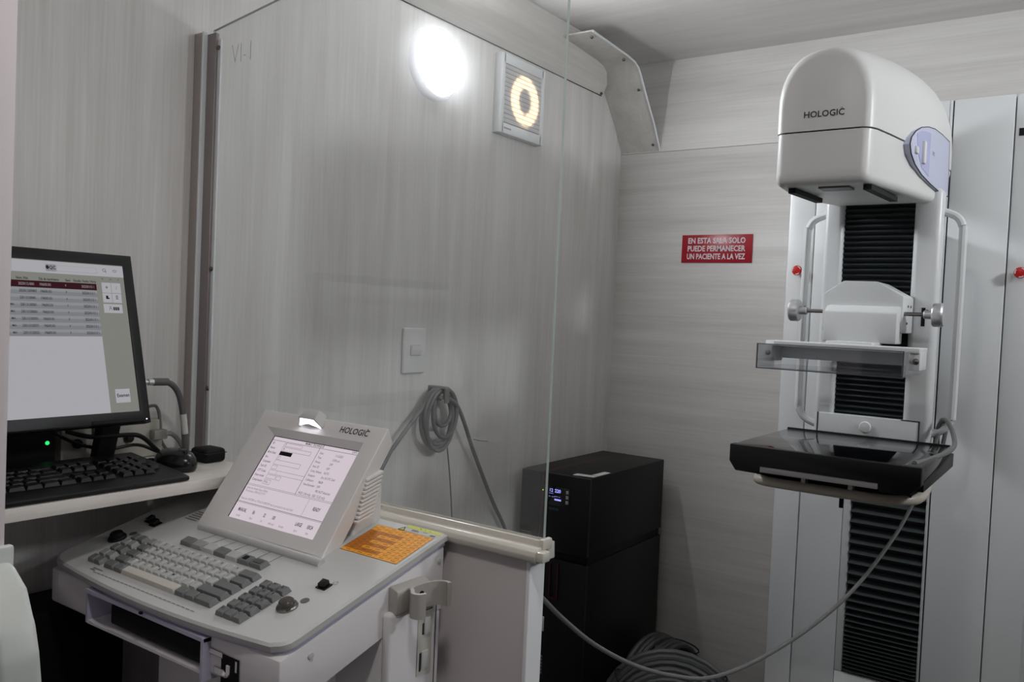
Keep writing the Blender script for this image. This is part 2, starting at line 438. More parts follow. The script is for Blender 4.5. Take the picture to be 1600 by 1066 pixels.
# C-arm
YA = 2.0
part('arm_support', m_white, g, lambda b: bx(b, 0.975, 1.105, YA+0.06, YC-0.004, 1.25, 1.60, 0.006))
part('arm_back', m_white, g, lambda b: bx(b, 0.93, 1.160, YA+0.033, YA+0.062, 1.06, 1.66, 0.005))
part('arm_side', m_white, g, lambda b: bx(b, 0.925, 0.966, YA, YA+0.04, 1.10, 1.66, 0.010, 4))
part('arm_side', m_white, g, lambda b: bx(b, 1.1125, 1.169, YA, YA+0.045, 1.10, 1.66, 0.014, 4))
lp = part('arm_lower_plate', m_white, g, lambda b: bx(b, 0.935, 1.148, YA-0.0035, YA+0.035, 1.06, 1.1555, 0.002))
part('plate_outline', m_groove, lp, [B(0.9335, 0.9355, YA-0.004, YA, 1.08, 1.156), B(1.147, 1.149, YA-0.004, YA, 1.08, 1.156), B(1.112, 1.148, YA-0.004, YA, 1.155, 1.1565)])
part('round_cap', m_head, lp, lambda b: lathe(b, (1.039, YA-0.003, 1.132), (0, -1, 0), [(0.0125, 0), (0.0125, 0.004), (0.011, 0.006), (0.002, 0.007)], 24))
n = 40
part('upper_bellows', m_bellow, g, lambda b: bellows(b, 0.964, 1.114, YA+0.011, [1.155+(1.65-1.155)*i/n for i in range(n+1)], 0.012), smooth=0, recalc=False)
part('black_slot', m_black2, g, lambda b: bx(b, 0.9335, 0.9405, YA-0.001, YA+0.004, 1.360, 1.402))
part('black_slot', m_black2, g, lambda b: bx(b, 1.139, 1.1465, YA-0.001, YA+0.004, 1.362, 1.402))
def hand(x, xe, zt, zb):
    y = YA+0.03
    pts = [(xe, y, zt), (x+(xe-x)*0.35, y, zt-0.012), (x+(xe-x)*0.06, y, zt-0.032), (x, y, zt-0.07), (x, y, zb+0.075), (x+(xe-x)*0.06, y, zb+0.035), (x+(xe-x)*0.4, y, zb+0.012), (xe, y, zb)]
    return lambda b: tube(b, spline(pts, 5), 0.0085, 10)
part('grab_handle', m_white, g, hand(0.879, 0.93, 1.614, 1.122))
part('grab_handle', m_white, g, hand(1.206, 1.165, 1.612, 1.128))
# tube head : lofted rounded sections
def section(y, hw, z0, z1, kind, n=20, r=0.014):
    pts = []
    if kind == 'low':
        pts = [(XC-hw, z1), (XC-hw, z0+r)]
        for k in range(1, 6): a = math.pi+math.pi/2*k/6; pts.append((XC-hw+r+r*math.cos(a), z0+r+r*math.sin(a)))
        pts += [(XC-hw+r, z0), (XC+hw-r, z0)]
        for k in range(1, 6): a = 1.5*math.pi+math.pi/2*k/6; pts.append((XC+hw-r+r*math.cos(a), z0+r+r*math.sin(a)))
        pts += [(XC+hw, z0+r), (XC+hw, z1)]
    else:
        pts = [(XC+hw, z0)]
        h = z1-z0; zs_ = z0+h*0.28
        for k in range(n+1):
            a = math.pi*k/n
            c, s = math.cos(a), math.sin(a)
            ex = 2/2.35
            pts.append((XC+hw*math.copysign(abs(c)**ex, c), zs_+(z1-zs_)*abs(s)**ex))
        pts.append((XC-hw, z0))
    return [(x, y, z) for x, z in pts]
# (y, half width, z bottom, z seam, z top, shrink)
HS = [(1.512, 0.066, 1.612, 1.692, 1.820), (1.516, 0.074, 1.605, 1.692, 1.830), (1.523, 0.079, 1.601, 1.692, 1.836), (1.54, 0.084, 1.600, 1.693, 1.842), (1.60, 0.092, 1.602, 1.695, 1.854), (1.68, 0.100, 1.606, 1.698, 1.868), (1.78, 0.105, 1.612, 1.703, 1.886), (1.90, 0.106, 1.620, 1.709, 1.904), (2.00, 0.106, 1.628, 1.713, 1.916), (2.08, 0.106, 1.65, 1.716, 1.922), (2.14, 0.106, 1.68, 1.722, 1.918), (2.185, 0.105, 1.70, 1.726, 1.900), (2.22, 0.101, 1.71, 1.73, 1.872), (2.24, 0.094, 1.715, 1.735, 1.845)]
hl = part('head_lower_cover', m_head, g, lambda b: loft(b, [section(y, hw, z0, zs_-0.0012, 'low') for y, hw, z0, zs_, z1 in HS]), smooth=45)
hu = part('head_upper_cover', m_head, g, lambda b: loft(b, [section(y-0.0015, hw+0.0015, zs_+0.0012, z1, 'up') for y, hw, z0, zs_, z1 in HS]), smooth=45)
part('head_joint', m_groove, g, lambda b: loft(b, [[(XC-hw+0.003, y+0.003, zs_-0.002), (XC+hw-0.003, y+0.003, zs_-0.002), (XC+hw-0.003, y+0.003, zs_+0.002), (XC-hw+0.003, y+0.003, zs_+0.002)] for y, hw, z0, zs_, z1 in HS]), smooth=0)
lg = part('logo_lettering', m_navy, hu, lambda b: (text(b, 'HOLOGIC', 0.0155, (1.0125, 1.5095, 1.7205), (1, 0, 0), (0, 0, 1), bold=0.012, xs=0.985), text(b, '\u00b0', 0.012, (1.0745, 1.5095, 1.724), (1, 0, 0), (0, 0, 1))), smooth=0, recalc=False)
def under(b):
    prism(b, [(1.545, 1.5995), (1.72, 1.605), (1.72, 1.596), (1.545, 1.5905)], 0, 0.982, 0.995)
part('collimator_rail', m_black2, hl, under)
part('collimator_rail', m_black2, hl, lambda b: prism(b, [(1.54, 1.5995), (1.755, 1.607), (1.755, 1.598), (1.54, 1.5905)], 0, 1.112, 1.126))
part('light_port', m_dkplate, hl, lambda b: bx(b, 1.034, 1.087, 1.548, 1.585, 1.597, 1.6015))
# pale blue side panel
def sidep(b, pts, x0, x1): prism(b, pts, 0, x0, x1, 0.0015)
XS = XC+0.106
bl_out = [(1.679, 1.692), (1.689, 1.706), (1.725, 1.724), (1.779, 1.742), (1.848, 1.757), (1.924, 1.768), (2.007, 1.774), (2.112, 1.778), (2.132, 1.658), (2.015, 1.653), (1.907, 1.653), (1.808, 1.656), (1.735, 1.664), (1.693, 1.677)]
bl = part('side_panel', m_blue, g, lambda b: sidep(b, bl_out, XS-0.03, XS+0.006))
part('panel_recess', m_blue2, bl, lambda b: prism(b, [(1.736, 1.722), (1.77, 1.733), (1.817, 1.742), (1.876, 1.750), (1.877, 1.664), (1.80, 1.668), (1.752, 1.690)], 0, XS+0.004, XS+0.0066))
part('toggle', m_head, bl, lambda b: bx(b, XS+0.004, XS+0.012, 1.793, 1.812, 1.676, 1.720, 0.003))
part('toggle', m_head, bl, lambda b: bx(b, XS+0.004, XS+0.011, 1.722, 1.742, 1.683, 1.697, 0.003))
part('panel_marking', m_greyink, bl, lambda b: (text(b, 'DMR', 0.012, (XS+0.0066, 1.905, 1.716), (0, 1, 0), (0, 0, 1)), text(b, 'II', 0.008, (XS+0.0066, 1.694, 1.694), (0, 1, 0), (0, 0, 1))), smooth=0, recalc=False)
part('panel_edge', m_groove, bl, lambda b: tube(b, [(XS+0.0055, y, z) for y, z in bl_out], 0.0011, 5, closed=True))
# compression unit
cu = part('compression_unit', m_white, g, lambda b: prism(b, [(0.962, 1.345), (1.123, 1.345), (1.123, 1.422), (1.071, 1.451), (1.003, 1.452), (0.962, 1.424)], 1, 1.885, 1.995, 0.003))
part('front_cover', m_white, cu, lambda b: prism(b, [(1.85, 1.322), (1.91, 1.322), (1.91, 1.402), (1.868, 1.398), (1.85, 1.386)], 0, 0.975, 1.1195, 0.003))
sm2 = screw_mesh(0.003, (1, 0, 0))
for y, z in ((1.935, 1.402), (1.965, 1.402), (1.93, 1.366)): place(sm2, 'screw', cu, (1.123, y, z))
for s in (-1, 1):
    x0 = 0.965 if s < 0 else 1.121
    r = part('knob_rod', m_rod, cu, lambda b: cyl(b, (x0, 1.90, 1.3855), (x0+s*0.05, 1.90, 1.3855), 0.0042, 12))
    k0 = 0.926 if s < 0 else 1.160
    part('adjusting_knob', m_steel, r, lambda b: lathe(b, (k0, 1.90, 1.3855), (s, 0, 0), [(0.0075, 0), (0.009, 0.002), (0.009, 0.016), (0.0225, 0.017), (0.0245, 0.020), (0.0245, 0.034), (0.022, 0.0375), (0.002, 0.038)], 28))
    part('set_screw', m_black2, r, lambda b: cyl(b, (k0+s*0.006, 1.90, 1.393), (k0+s*0.006, 1.90, 1.3955), 0.0022, 8))
# paddle bracket + acrylic paddle
pb = part('paddle_bracket', m_white, g, lambda b: prism(b, [(0.892, 1.735), (0.915, 1.716), (1.05, 1.702), (1.187, 1.716), (1.187, 1.80), (0.892, 1.80)], 2, 1.309, 1.319, 0.0015))
part('bracket_plate', m_white, pb, lambda b: bx(b, 0.90, 1.180, 1.775, 1.786, 1.283, 1.309, 0.001))
part('bracket_flange', m_white, pb, lambda b: bx(b, 1.168, 1.188, 1.72, 1.79, 1.277, 1.312, 0.002))
part('bracket_flange', m_white, pb, lambda b: bx(b, 0.893, 0.911, 1.72, 1.79, 1.277, 1.312, 0.002))
part('bracket_arm', m_white, pb, lambda b: bx(b, 1.0, 1.09, 1.78, 1.87, 1.302, 1.324, 0.002))
sm3 = screw_mesh(0.006, (0, -1, 0))
for x in (0.903, 1.181): place(sm3, 'screw', pb, (x, 1.72, 1.294))
pd = part('acrylic_paddle', m_acryl, g, B(0.914, 1.178, 1.6235, 1.79, 1.267, 1.2695), smooth=0)
part('paddle_wall', m_acryl, pd, [B(0.914, 1.178, 1.620, 1.6235, 1.267, 1.3135), B(0.914, 0.917, 1.6235, 1.72, 1.2695, 1.3125), B(1.175, 1.178, 1.6235, 1.72, 1.2695, 1.3125)], smooth=0)
pd['label'] = 'clear acrylic compression paddle'
part('paddle_edge', m_acredge, pd, [B(0.9135, 0.9155, 1.6195, 1.6225, 1.267, 1.3135), B(1.1765, 1.1785, 1.6195, 1.6225, 1.267, 1.3135), B(0.9135, 1.1785, 1.6192, 1.6225, 1.2655, 1.2675), B(0.9135, 1.1785, 1.6195, 1.6225, 1.3128, 1.3142)], smooth=0)
# image receptor tray
tr = part('receptor_tray', m_gloss, g, lambda b: bx(b, 0.876, 1.216, 1.622, 1.985, 1.080, 1.1135, 0.003))
def trayfront(b):
    prism(b, [(0.873, 1.113), (0.873, 1.080), (0.886, 1.062), (0.932, 1.061), (0.933, 1.0775), (1.150, 1.0775), (1.151, 1.061), (1.201, 1.062), (1.219, 1.080), (1.219, 1.113)], 1, 1.612, 1.640, 0.0015)
part('tray_front', m_black, tr, trayfront)
part('tray_rail', m_black, tr, lambda b: prism(b, [(1.64, 1.079), (1.985, 1.098), (1.985, 1.070), (1.64, 1.066)], 0, 1.206, 1.2195, 0.001))
part('tray_strip', m_strip, tr, lambda b: bx(b, 0.934, 1.149, 1.6135, 1.640, 1.0645, 1.077, 0.001))
part('tray_back_lip', m_black2, tr, lambda b: bx(b, 0.872, 1.212, 1.980, 1.988, 1.095, 1.1142, 0.0003))
part('tray_underframe', m_black2, tr, lambda b: bx(b, 0.90, 1.19, 1.70, 1.97, 1.040, 1.08))
ub = [(0.93, 1.97, 1.052), (0.905, 1.80, 1.043), (0.900, 1.72, 1.040), (0.912, 1.695, 1.039), (0.95, 1.686, 1.039), (1.05, 1.684, 1.039), (1.14, 1.686, 1.039), (1.178, 1.70, 1.040), (1.197, 1.74, 1.042), (1.192, 1.85, 1.046), (1.17, 1.97, 1.052)]
ub = [(x, y, z-0.004) for x, y, z in ub]
part('support_bar', m_tan, g, lambda b: tube(b, spline(ub, 5), 0.0102, 12))
part('bar_bracket', m_tan, g, [B(0.995, 1.003, 1.68, 1.70, 1.035, 1.064), B(1.083, 1.091, 1.68, 1.70, 1.035, 1.064)])
part('release_pin', m_black2, g, lambda b: cyl(b, (1.068, 1.70, 1.045), (1.068, 1.70, 1.004), 0.0042, 10))
# cables tied at the arm
def armcable(b):
    tube(b, spline([(1.182, 2.035, 1.09), (1.180, 2.03, 1.14), (1.195, 2.01, 1.165), (1.212, 1.985, 1.150), (1.224, 1.955, 1.122), (1.222, 1.90, 1.112), (1.212, 1.80, 1.110), (1.205, 1.70, 1.112), (1.20, 1.655, 1.114)], 6), 0.0048, 8)
    tube(b, spline([(1.176, 2.035, 1.11), (1.186, 2.03, 1.16), (1.196, 2.03, 1.15), (1.192, 2.03, 1.11)], 6), 0.0045, 8)
part('arm_cable', m_cable, g, armcable)

# ================================================================== GLASS PARTITION
GY = 1.0
p = thing('glass_partition', 'clear glass screen on a low grey panel beside the control console', 'partition', (0.42, GY, 0))
def pane(b):
    v = [(0.035, 1.02), (0.838, 1.02), (0.838, 1.985), (0.035, 1.868)]
    fs = prism(b, v, 1, GY-0.003, GY+0.003)
    for f in fs[2:]: f.material_index = 1
gp = part('glass_pane', [m_glass, m_gedge], p, pane, smooth=0)
part('engraved_mark', m_greyink, gp, lambda b: text(b, 'VI-1', 0.056, (0.093, GY-0.0034, 1.812), (1, 0, 0), (0, 0, 1), xs=0.72, bold=-0.034), smooth=0, recalc=False)
def channel(b):
    bx(b, 0.0, 0.029, GY-0.020, GY+0.020, 0.98, 1.862, 0.002)
ch = part('wall_channel', m_alu, p, channel)
part('ridge_highlight', m_seal, ch, lambda b: bx(b, 0.028, 0.0325, GY-0.023, GY-0.006, 0.98, 1.862, 0.0015))  # ridge coloured white to paint the highlight along the channel edge
part('channel_flange', m_alu2, ch, lambda b: bx(b, 0.031, 0.058, GY-0.013, GY-0.005, 0.98, 1.858, 0.001))
part('seal_strip', m_seal, ch, lambda b: bx(b, 0.0575, 0.0675, GY-0.0085, GY-0.0045, 0.98, 1.845, 0.001))
sm4 = screw_mesh(0.0045, (0, -1, 0))
for z in (1.83, 1.41, 1.18): place(sm4, 'screw', ch, (0.062, GY-0.0085, z))
def rail(b):
    prism(b, [(GY-0.022, 1.004), (GY-0.028, 1.008), (GY-0.0295, 1.015), (GY-0.027, 1.021), (GY-0.020, 1.025), (GY-0.011, 1.0255), (GY-0.009, 1.033), (GY-0.005, 1.034), (GY-0.005, 1.018), (GY+0.005, 1.018), (GY+0.005, 1.034), (GY+0.022, 1.028), (GY+0.024, 1.004)], 0, 0.03, 0.842, 0.001)
rl = part('bottom_rail', m_cream, p, rail)
part('rail_end_cap', m_cream, rl, lambda b: bx(b, 0.840, 0.854, GY-0.026, GY-0.006, 1.007, 1.022, 0.003))
part('rail_end_cap', m_cream, rl, lambda b: bx(b, 0.836, 0.845, GY-0.012, GY+0.012, 1.02, 1.036, 0.003))
part('lower_panel', m_pinkw, p, lambda b: bx(b, 0.0, 0.824, GY-0.018, GY+0.018, 0.0, 1.004, 0.001))
part('lit_end_face', mat('end_face_lit', rgb(236, 237, 238), 0.45), p, lambda b: bx(b, 0.822, 0.829, GY-0.019, GY+0.020, 0.0, 1.004, 0.002))  # thin lighter cover paints the light falling on the panel's end face

# ================================================================== CONTROL CONSOLE
c = thing('control_console', 'white control console with sloping grey keyboard and tilted display', 'console', (0.414, 0.83, 0))
SL = 0.265; TA = math.atan(SL)
NV = Vector((0, -math.sin(TA), math.cos(TA))); VV = Vector((0, math.cos(TA), math.sin(TA)))
def D(x, y, h=0.0): return Vector((x, y, 0.937+SL*(y-0.655)))+NV*h
X0, X1 = 0.142, 0.688
def outline(ins=0.0, nfr=14):
    pts = []
    a, bb = X0+ins, X1-ins; xc = (a+bb)/2; hw = (bb-a)/2; r = 0.022
    for k in range(nfr+1):
        t = -1+2*k/nfr
        x = xc+t*hw*0.93
        pts.append((x, 0.648+ins+0.014*t*t))
    for k in range(1, 5):
        an = -math.pi/2+math.pi/2*k/5
        pts.append((bb-r+r*math.cos(an), 0.664+ins+r+r*math.sin(an)))
    pts += [(bb, 0.69), (bb, 0.968-ins), (a, 0.968-ins), (a, 0.69)]
    for k in range(1, 5):
        an = math.pi+math.pi/2*k/5
        pts.append((a+r+r*math.cos(an), 0.664+ins+r+r*math.sin(an)))
    return pts
def deck(b):
    o0, o1 = outline(), outline(0.003)
    loft(b, [[D(x, y, -0.0105) for x, y in o0], [D(x, y, -0.003) for x, y in o0], [D(x, y, 0) for x, y in o1]])
part('top_deck', m_plast, c, deck, smooth=30)
part('deck_joint', m_lav, c, lambda b: loft(b, [[D(x, y, -0.018) for x, y in outline(0.004)], [D(x, y, -0.0100) for x, y in outline(0.004)]]), smooth=30)
# body: left cheek, right cheek, rear mass, slot
def cheek(x0, x1, side):
    def f(b):
        prism(b, [(0.664, 0.870), (0.70, 0.858), (0.84, 0.905), (0.966, 0.905), (0.966, D(0, 0.966, -0.018).z), (0.664, D(0, 0.664, -0.018).z)], 0, x0, x1, 0.004)
    return f
part('body_cheek', m_plast2, c, cheek(X0+0.002, 0.268, -1))
part('body_cheek', m_plast2, c, cheek(0.548, X1-0.002, 1))
part('body_rear', m_plast2, c, lambda b: prism(b, [(0.80, 0.90), (0.966, 0.905), (0.966, D(0, 0.966, -0.018).z), (0.80, D(0, 0.80, -0.018).z)], 0, 0.26, 0.555))
sb = part('slot_liner', m_lav, c, [B(0.264, 0.2685, 0.655, 0.80, 0.868, 0.918), B(0.5475, 0.5525, 0.652, 0.80, 0.862, 0.918), B(0.264, 0.5525, 0.653, 0.80, 0.913, 0.9185)])
sb = sb[2]
part('slot_back', m_black2, sb, lambda b: bx(b, 0.268, 0.548, 0.78, 0.80, 0.86, 0.915))
part('slot_floor', m_plast2, sb, lambda b: prism(b, [(0.266, 0.872), (0.285, 0.8695), (0.31, 0.8695), (0.33, 0.872), (0.52, 0.872), (0.548, 0.874), (0.548, 0.869), (0.266, 0.866)], 1, 0.657, 0.80))
part('dark_tray', m_black2, sb, lambda b: bx(b, 0.315, 0.546, 0.664, 0.78, 0.876, 0.905, 0.003))
part('slot_notch', m_black2, c, lambda b: bx(b, 0.415, 0.420, 0.6465, 0.65, 0.919, 0.922))
part('pedestal', m_plast2, c, [B(0.357, 0.60, 0.715, 0.960, 0.0, 0.875, 0.004), B(0.595, X1-0.002, 0.838, 0.962, 0.0, 0.91, 0.004)])
part('base_plate', m_plast2, c, lambda b: bx(b, 0.20, X1, 0.60, 0.965, 0.0, 0.05, 0.006))
# keys
kd = {}
def key_mesh(w, m, d=0.0166, hh=0.0066):
    kk = (round(w, 4), m.name, d)
    if kk not in kd:
        def f(b):
            i = 0.0003; t = 0.0024
            x0, x1, y0, y1 = -w/2+i, w/2-i, -d/2+i, d/2-i
            hexa(b, [(x0, y0, 0), (x1, y0, 0), (x1, y1, 0), (x0, y1, 0), (x0+t, y0+t*0.7, hh), (x1-t, y0+t*0.7, hh), (x1-t, y1-t, hh+0.001), (x0+t, y1-t, hh+0.001)], 0.0005, 1)
        kd[kk] = mesh_of('key', m, f, 30)
    return kd[kk]
LEG = {}
def legend_mesh(s, m):
    if (s, m.name) not in LEG:
        bm = new(); text(bm, s, 0.0062, (-0.0012, 0.0012, 0), (1, 0, 0), (0, 1, 0), 'CENTER', bold=0.01)
        me = bpy.data.meshes.new('key_legend'); bm.to_mesh(me); bm.free(); me.materials.append(m)
        LEG[(s, m.name)] = me
    return LEG[(s, m.name)]
def key(x, y, w, m, leg=None, d=0.0166):
    o = place(key_mesh(w, m, d), 'key', c, D(x, y, 0.0), (TA, 0, 0))
    if leg:
        l = bpy.data.objects.new('key_legend', legend_mesh(leg, m_ink)); COL.objects.link(l)
        l.parent = o; l.location = (0, 0, 0.0077); l.rotation_euler = (0.06, 0, 0)
    return o
PX = 0.0175; PY = 0.0170
kx0, ky0 = 0.2630, 0.6880
rows = [
    [(1.5, m_keyd, ''), (1.2, m_keyd, ''), (7.6, m_keyc, ''), (1.3, m_keyd, ''), (1.3, m_keyd, ''), (2.1, m_keyd, '')],
    [(1.7, m_keyd, '')]+[(1, m_keyl, s) for s in 'ZXCVBNM,./']+[(3.3, m_keyd, '')],
    [(1.45, m_keyd, '')]+[(1, m_keyl, s) for s in "ASDFGHJKL;'"]+[(2.55, m_keyd, '')],
    [(1.2, m_keyd, '')]+[(1, m_keyl, s) for s in 'QWERTYUIOP[]']+[(1.8, m_keyd, '')],
    [(1, m_keym, '')]+[(1, m_keyl, s) for s in '1234567890-=']+[(2.0, m_keyd, '')],
]
for ri, row in enumerate(rows):
    x = kx0; y = ky0+ri*PY
    for w, m, s in row:
        key(x+w*PX/2, y, w*PX-0.0002, m, s); x += w*PX
for ri in range(5):
    for ci in range(2):
        key(0.2265+ci*PX, ky0+ri*PY, PX-0.0002, m_keym if ri % 2 else m_keyd)
pad = ['0.-', '123', '456', '789', '/*#']
for ri in range(5):
    for ci in range(3):
        key(0.5525+ci*PX, 0.6815+ri*PY, PX-0.0002, m_keyd, pad[ri][ci])
fk = [m_keyd, m_keym, m_keyl, m_keyd, m_keyl, m_keyd, m_keyd]
for i, m in enumerate(fk):
    xx = 0.325+i*0.0280
    key(xx, 0.784, 0.0279, m, None, 0.019)
    if i in (5, 6):
        w_ = 0.004*(1+(i == 6))
        part('key_inlay', m_black2 if i == 5 else mat('key_inlay_grey', rgb(84, 85, 85), 0.5), c, lambda b: hexa(b, [D(xx-w_, 0.780, 0.0066), D(xx+w_, 0.780, 0.0066), D(xx+w_, 0.787, 0.0066), D(xx-w_, 0.787, 0.0066), D(xx-w_, 0.780, 0.0080), D(xx+w_, 0.780, 0.0080), D(xx+w_, 0.787, 0.0084), D(xx-w_, 0.787, 0.0084)]))
def leadlines(b):
    for i in range(7):
        xx = 0.330+i*0.0280; x2 = 0.347+i*0.0265-0.004
        a, q = D(xx, 0.794, 0.0004), D(x2, 0.822, 0.0004); w = 0.0006
        quad(b, (a.x-w, a.y, a.z), (a.x+w, a.y, a.z), (q.x+w, q.y, q.z), (q.x-w, q.y, q.z))
part('deck_printing', m_ink, c, leadlines, smooth=0, recalc=False)
def deckprint(b):
    def strip(x0, x1, y0, y1): quad(b, D(x0, y0, 0.0004), D(x1, y0, 0.0004), D(x1, y1, 0.0004), D(x0, y1, 0.0004))
    for i in range(24): strip(0.262+i*0.0105, 0.262+i*0.0105+0.008, 0.6655, 0.6668)
    strip(0.25, 0.262, 0.668, 0.670); strip(0.25, 0.275, 0.672, 0.674)
    for i in range(5): strip(0.232, 0.262, 0.836+i*0.006, 0.839+i*0.006)
    text(b, '\u25b3', 0.010, D(0.247, 0.671, 0.0004), (1, 0, 0), VV)
part('deck_notice', m_greyink, c, deckprint, smooth=0, recalc=False)
# push buttons
for x, y, dark in ((0.622, 0.7275, 0), (0.190, 0.744, 1)):
    o = D(x, y)
    bt = part('push_button', m_black if dark else mat('smoky_button', rgb(70, 66, 60), 0.15, spec=0.7), c, lambda b: lathe(b, o, NV, [(0.0135, 0), (0.0135, 0.004), (0.0122, 0.0055), (0.0105, 0.0055), (0.0100, 0.010), (0.0085, 0.0115), (0.001, 0.012)], 28))
    part('button_ring', m_black if dark else m_rod, bt, lambda b: lathe(b, o, NV, [(0.0142, 0), (0.0145, 0.0025), (0.0135, 0.004)], 28))
    q = D(x+0.009, y+0.021)
    part('button_dot', m_dkplate, c, lambda b: lathe(b, q, NV, [(0.0062, 0), (0.0062, 0.0006)], 18))
def sw(x, y, w=0.017, d=0.015):
    def f(b):
        hexa(b, [D(x-w/2, y-d/2), D(x+w/2, y-d/2), D(x+w/2, y+d/2), D(x-w/2, y+d/2), D(x-w/2, y-d/2, .002), D(x+w/2, y-d/2, .002), D(x+w/2, y+d/2, .002), D(x-w/2, y+d/2, .002)])
        w2, d2 = w*0.36, d*0.36
        hexa(b, [D(x-w2, y-d2, .002), D(x+w2, y-d2, .002), D(x+w2, y+d2, .002), D(x-w2, y+d2, .002), D(x-w2, y-d2, .0065), D(x+w2, y-d2, .0065), D(x+w2, y+d2, .009), D(x-w2, y+d2, .009)], 0.0008)
    return f
part('rocker_switch', m_black, c, sw(0.628, 0.784)); part('rocker_switch', m_black, c, sw(0.184, 0.806, 0.016)); part('rocker_switch', m_black, c, sw(0.204, 0.801, 0.016))
part('deck_icon', m_greyink, c, lambda b: (text(b, '\u2302', 0.012, D(0.632, 0.797, 0.0004), (1, 0, 0), VV), text(b, 'I', 0.007, D(0.206, 0.816, 0.0004), (1, 0, 0), VV), text(b, 'O', 0.007, D(0.196, 0.819, 0.0004), (1, 0, 0), VV)), smooth=0, recalc=False)
part('display_ridge', m_plast, c, lambda b: tube(b, [D(0.292, 0.826, 0.001), D(0.300, 0.826, 0.002), D(0.57, 0.824, 0.002), D(0.578, 0.824, 0.001)], 0.007, 12))
# tilted display
A0 = Vector((0.269, 0.834, 0.984)); TV = Vector((0, 0.129, 0.179)).normalized(); TN = Vector((1, 0, 0)).cross(TV)   # outward normal
XD0, XD1, HV = 0.269, 0.5655, 0.2215
def S(u, v, h=0.0): return Vector((u, A0.y, A0.z))+TV*v+TN*h
def ringface(b, outer, inner, ho, hi):
    """sloped frame between two (u0,u1,v0,v1) rectangles at heights ho/hi"""
    def R(r, h): return [S(r[0], r[2], h), S(r[1], r[2], h), S(r[1], r[3], h), S(r[0], r[3], h)]
    A = [b.verts.new(q) for q in R(outer, ho)]; B = [b.verts.new(q) for q in R(inner, hi)]
    for i in range(4): b.faces.new((A[i], A[(i+1) % 4], B[(i+1) % 4], B[i]))
    return A, B
OUT = (XD0, XD1, 0.0, HV); REC = (0.2995, 0.531, 0.010, 0.190); LCD = (0.319, 0.5245, 0.0265, 0.1785)
def housing(b):
    T = 0.030
    o = OUT
    F_ = [S(o[0], o[2], 0), S(o[1], o[2], 0), S(o[1], o[3], 0), S(o[0], o[3], 0)]
    K_ = [S(o[0]+0.006, o[2]+0.004, -T), S(o[1]-0.006, o[2]+0.004, -T), S(o[1]-0.006, o[3]-0.012, -T), S(o[0]+0.006, o[3]-0.012, -T)]
    fv = [b.verts.new(q) for q in F_]; kv = [b.verts.new(q) for q in K_]
    for i in range(4): b.faces.new((fv[i], fv[(i+1) % 4], kv[(i+1) % 4], kv[i]))
    b.faces.new(kv[::-1])
    rv = [b.verts.new(q) for q in (S(REC[0], REC[2], 0), S(REC[1], REC[2], 0), S(REC[1], REC[3], 0), S(REC[0], REC[3], 0))]
    lv = [b.verts.new(q) for q in (S(LCD[0], LCD[2], -0.009), S(LCD[1], LCD[2], -0.009), S(LCD[1], LCD[3], -0.009), S(LCD[0], LCD[3], -0.009))]
    for i in range(4):
        b.faces.new((fv[i], fv[(i+1) % 4], rv[(i+1) % 4], rv[i])); b.faces.new((rv[i], rv[(i+1) % 4], lv[(i+1) % 4], lv[i]))
    b.faces.new(lv)
    es = [e for e in b.edges if e.verts[0] in fv and e.verts[1] in fv]
    bmesh.ops.bevel(b, geom=es, offset=0.0035, segments=3, profile=0.5, affect='EDGES')
dsp = part('display_housing', m_bezel, c, housing, smooth=30)
part('housing_rear', m_bezel, dsp, lambda b: hexa(b, [(0.30, 0.90, 0.99), (0.555, 0.90, 0.99), (0.555, 0.966, 1.01), (0.30, 0.966, 1.01), S(0.30, 0.15, -0.02), S(0.555, 0.15, -0.02), S(0.555, 0.15, -0.055), S(0.30, 0.15, -0.055)], 0.004))
rib = mesh_of('cooling_rib', m_bezel, lambda b: bx(b, -0.003, 0.014, -0.003, 0.034, -0.0022, 0.0022, 0.0008, 1))
for i in range(11): place(rib, 'cooling_rib', dsp, (0.553, 0.905+0.0018*i, 1.026+0.0062*i), (0.25, 0, 0))
H = -0.0088
lcdm = emit('lcd_glow', rgb(228, 214, 224), 0.80, True)
part('display_screen', lcdm, dsp, lambda b: quad(b, S(LCD[0], LCD[2], H), S(LCD[1], LCD[2], H), S(LCD[1], LCD[3], H), S(LCD[0], LCD[3], H)), smooth=0, recalc=False)
def lcdshadow(b):
    def R(u0, u1, v0, v1): quad(b, S(u0, v0, H+.0003), S(u1, v0, H+.0003), S(u1, v1, H+.0003), S(u0, v1, H+.0003))
    R(0.319, 0.3212, 0.0265, 0.1785); R(0.319, 0.5245, 0.1772, 0.1785); R(0.354, 0.384, 0.1463, 0.1535)  # black strips paint bezel shadow at left and top; last quad fills a field
part('screen_shadow_border', m_black2, dsp, lcdshadow, smooth=0, recalc=False)
lt = emit('lcd_dark', rgb(92, 82, 92), 0.35)
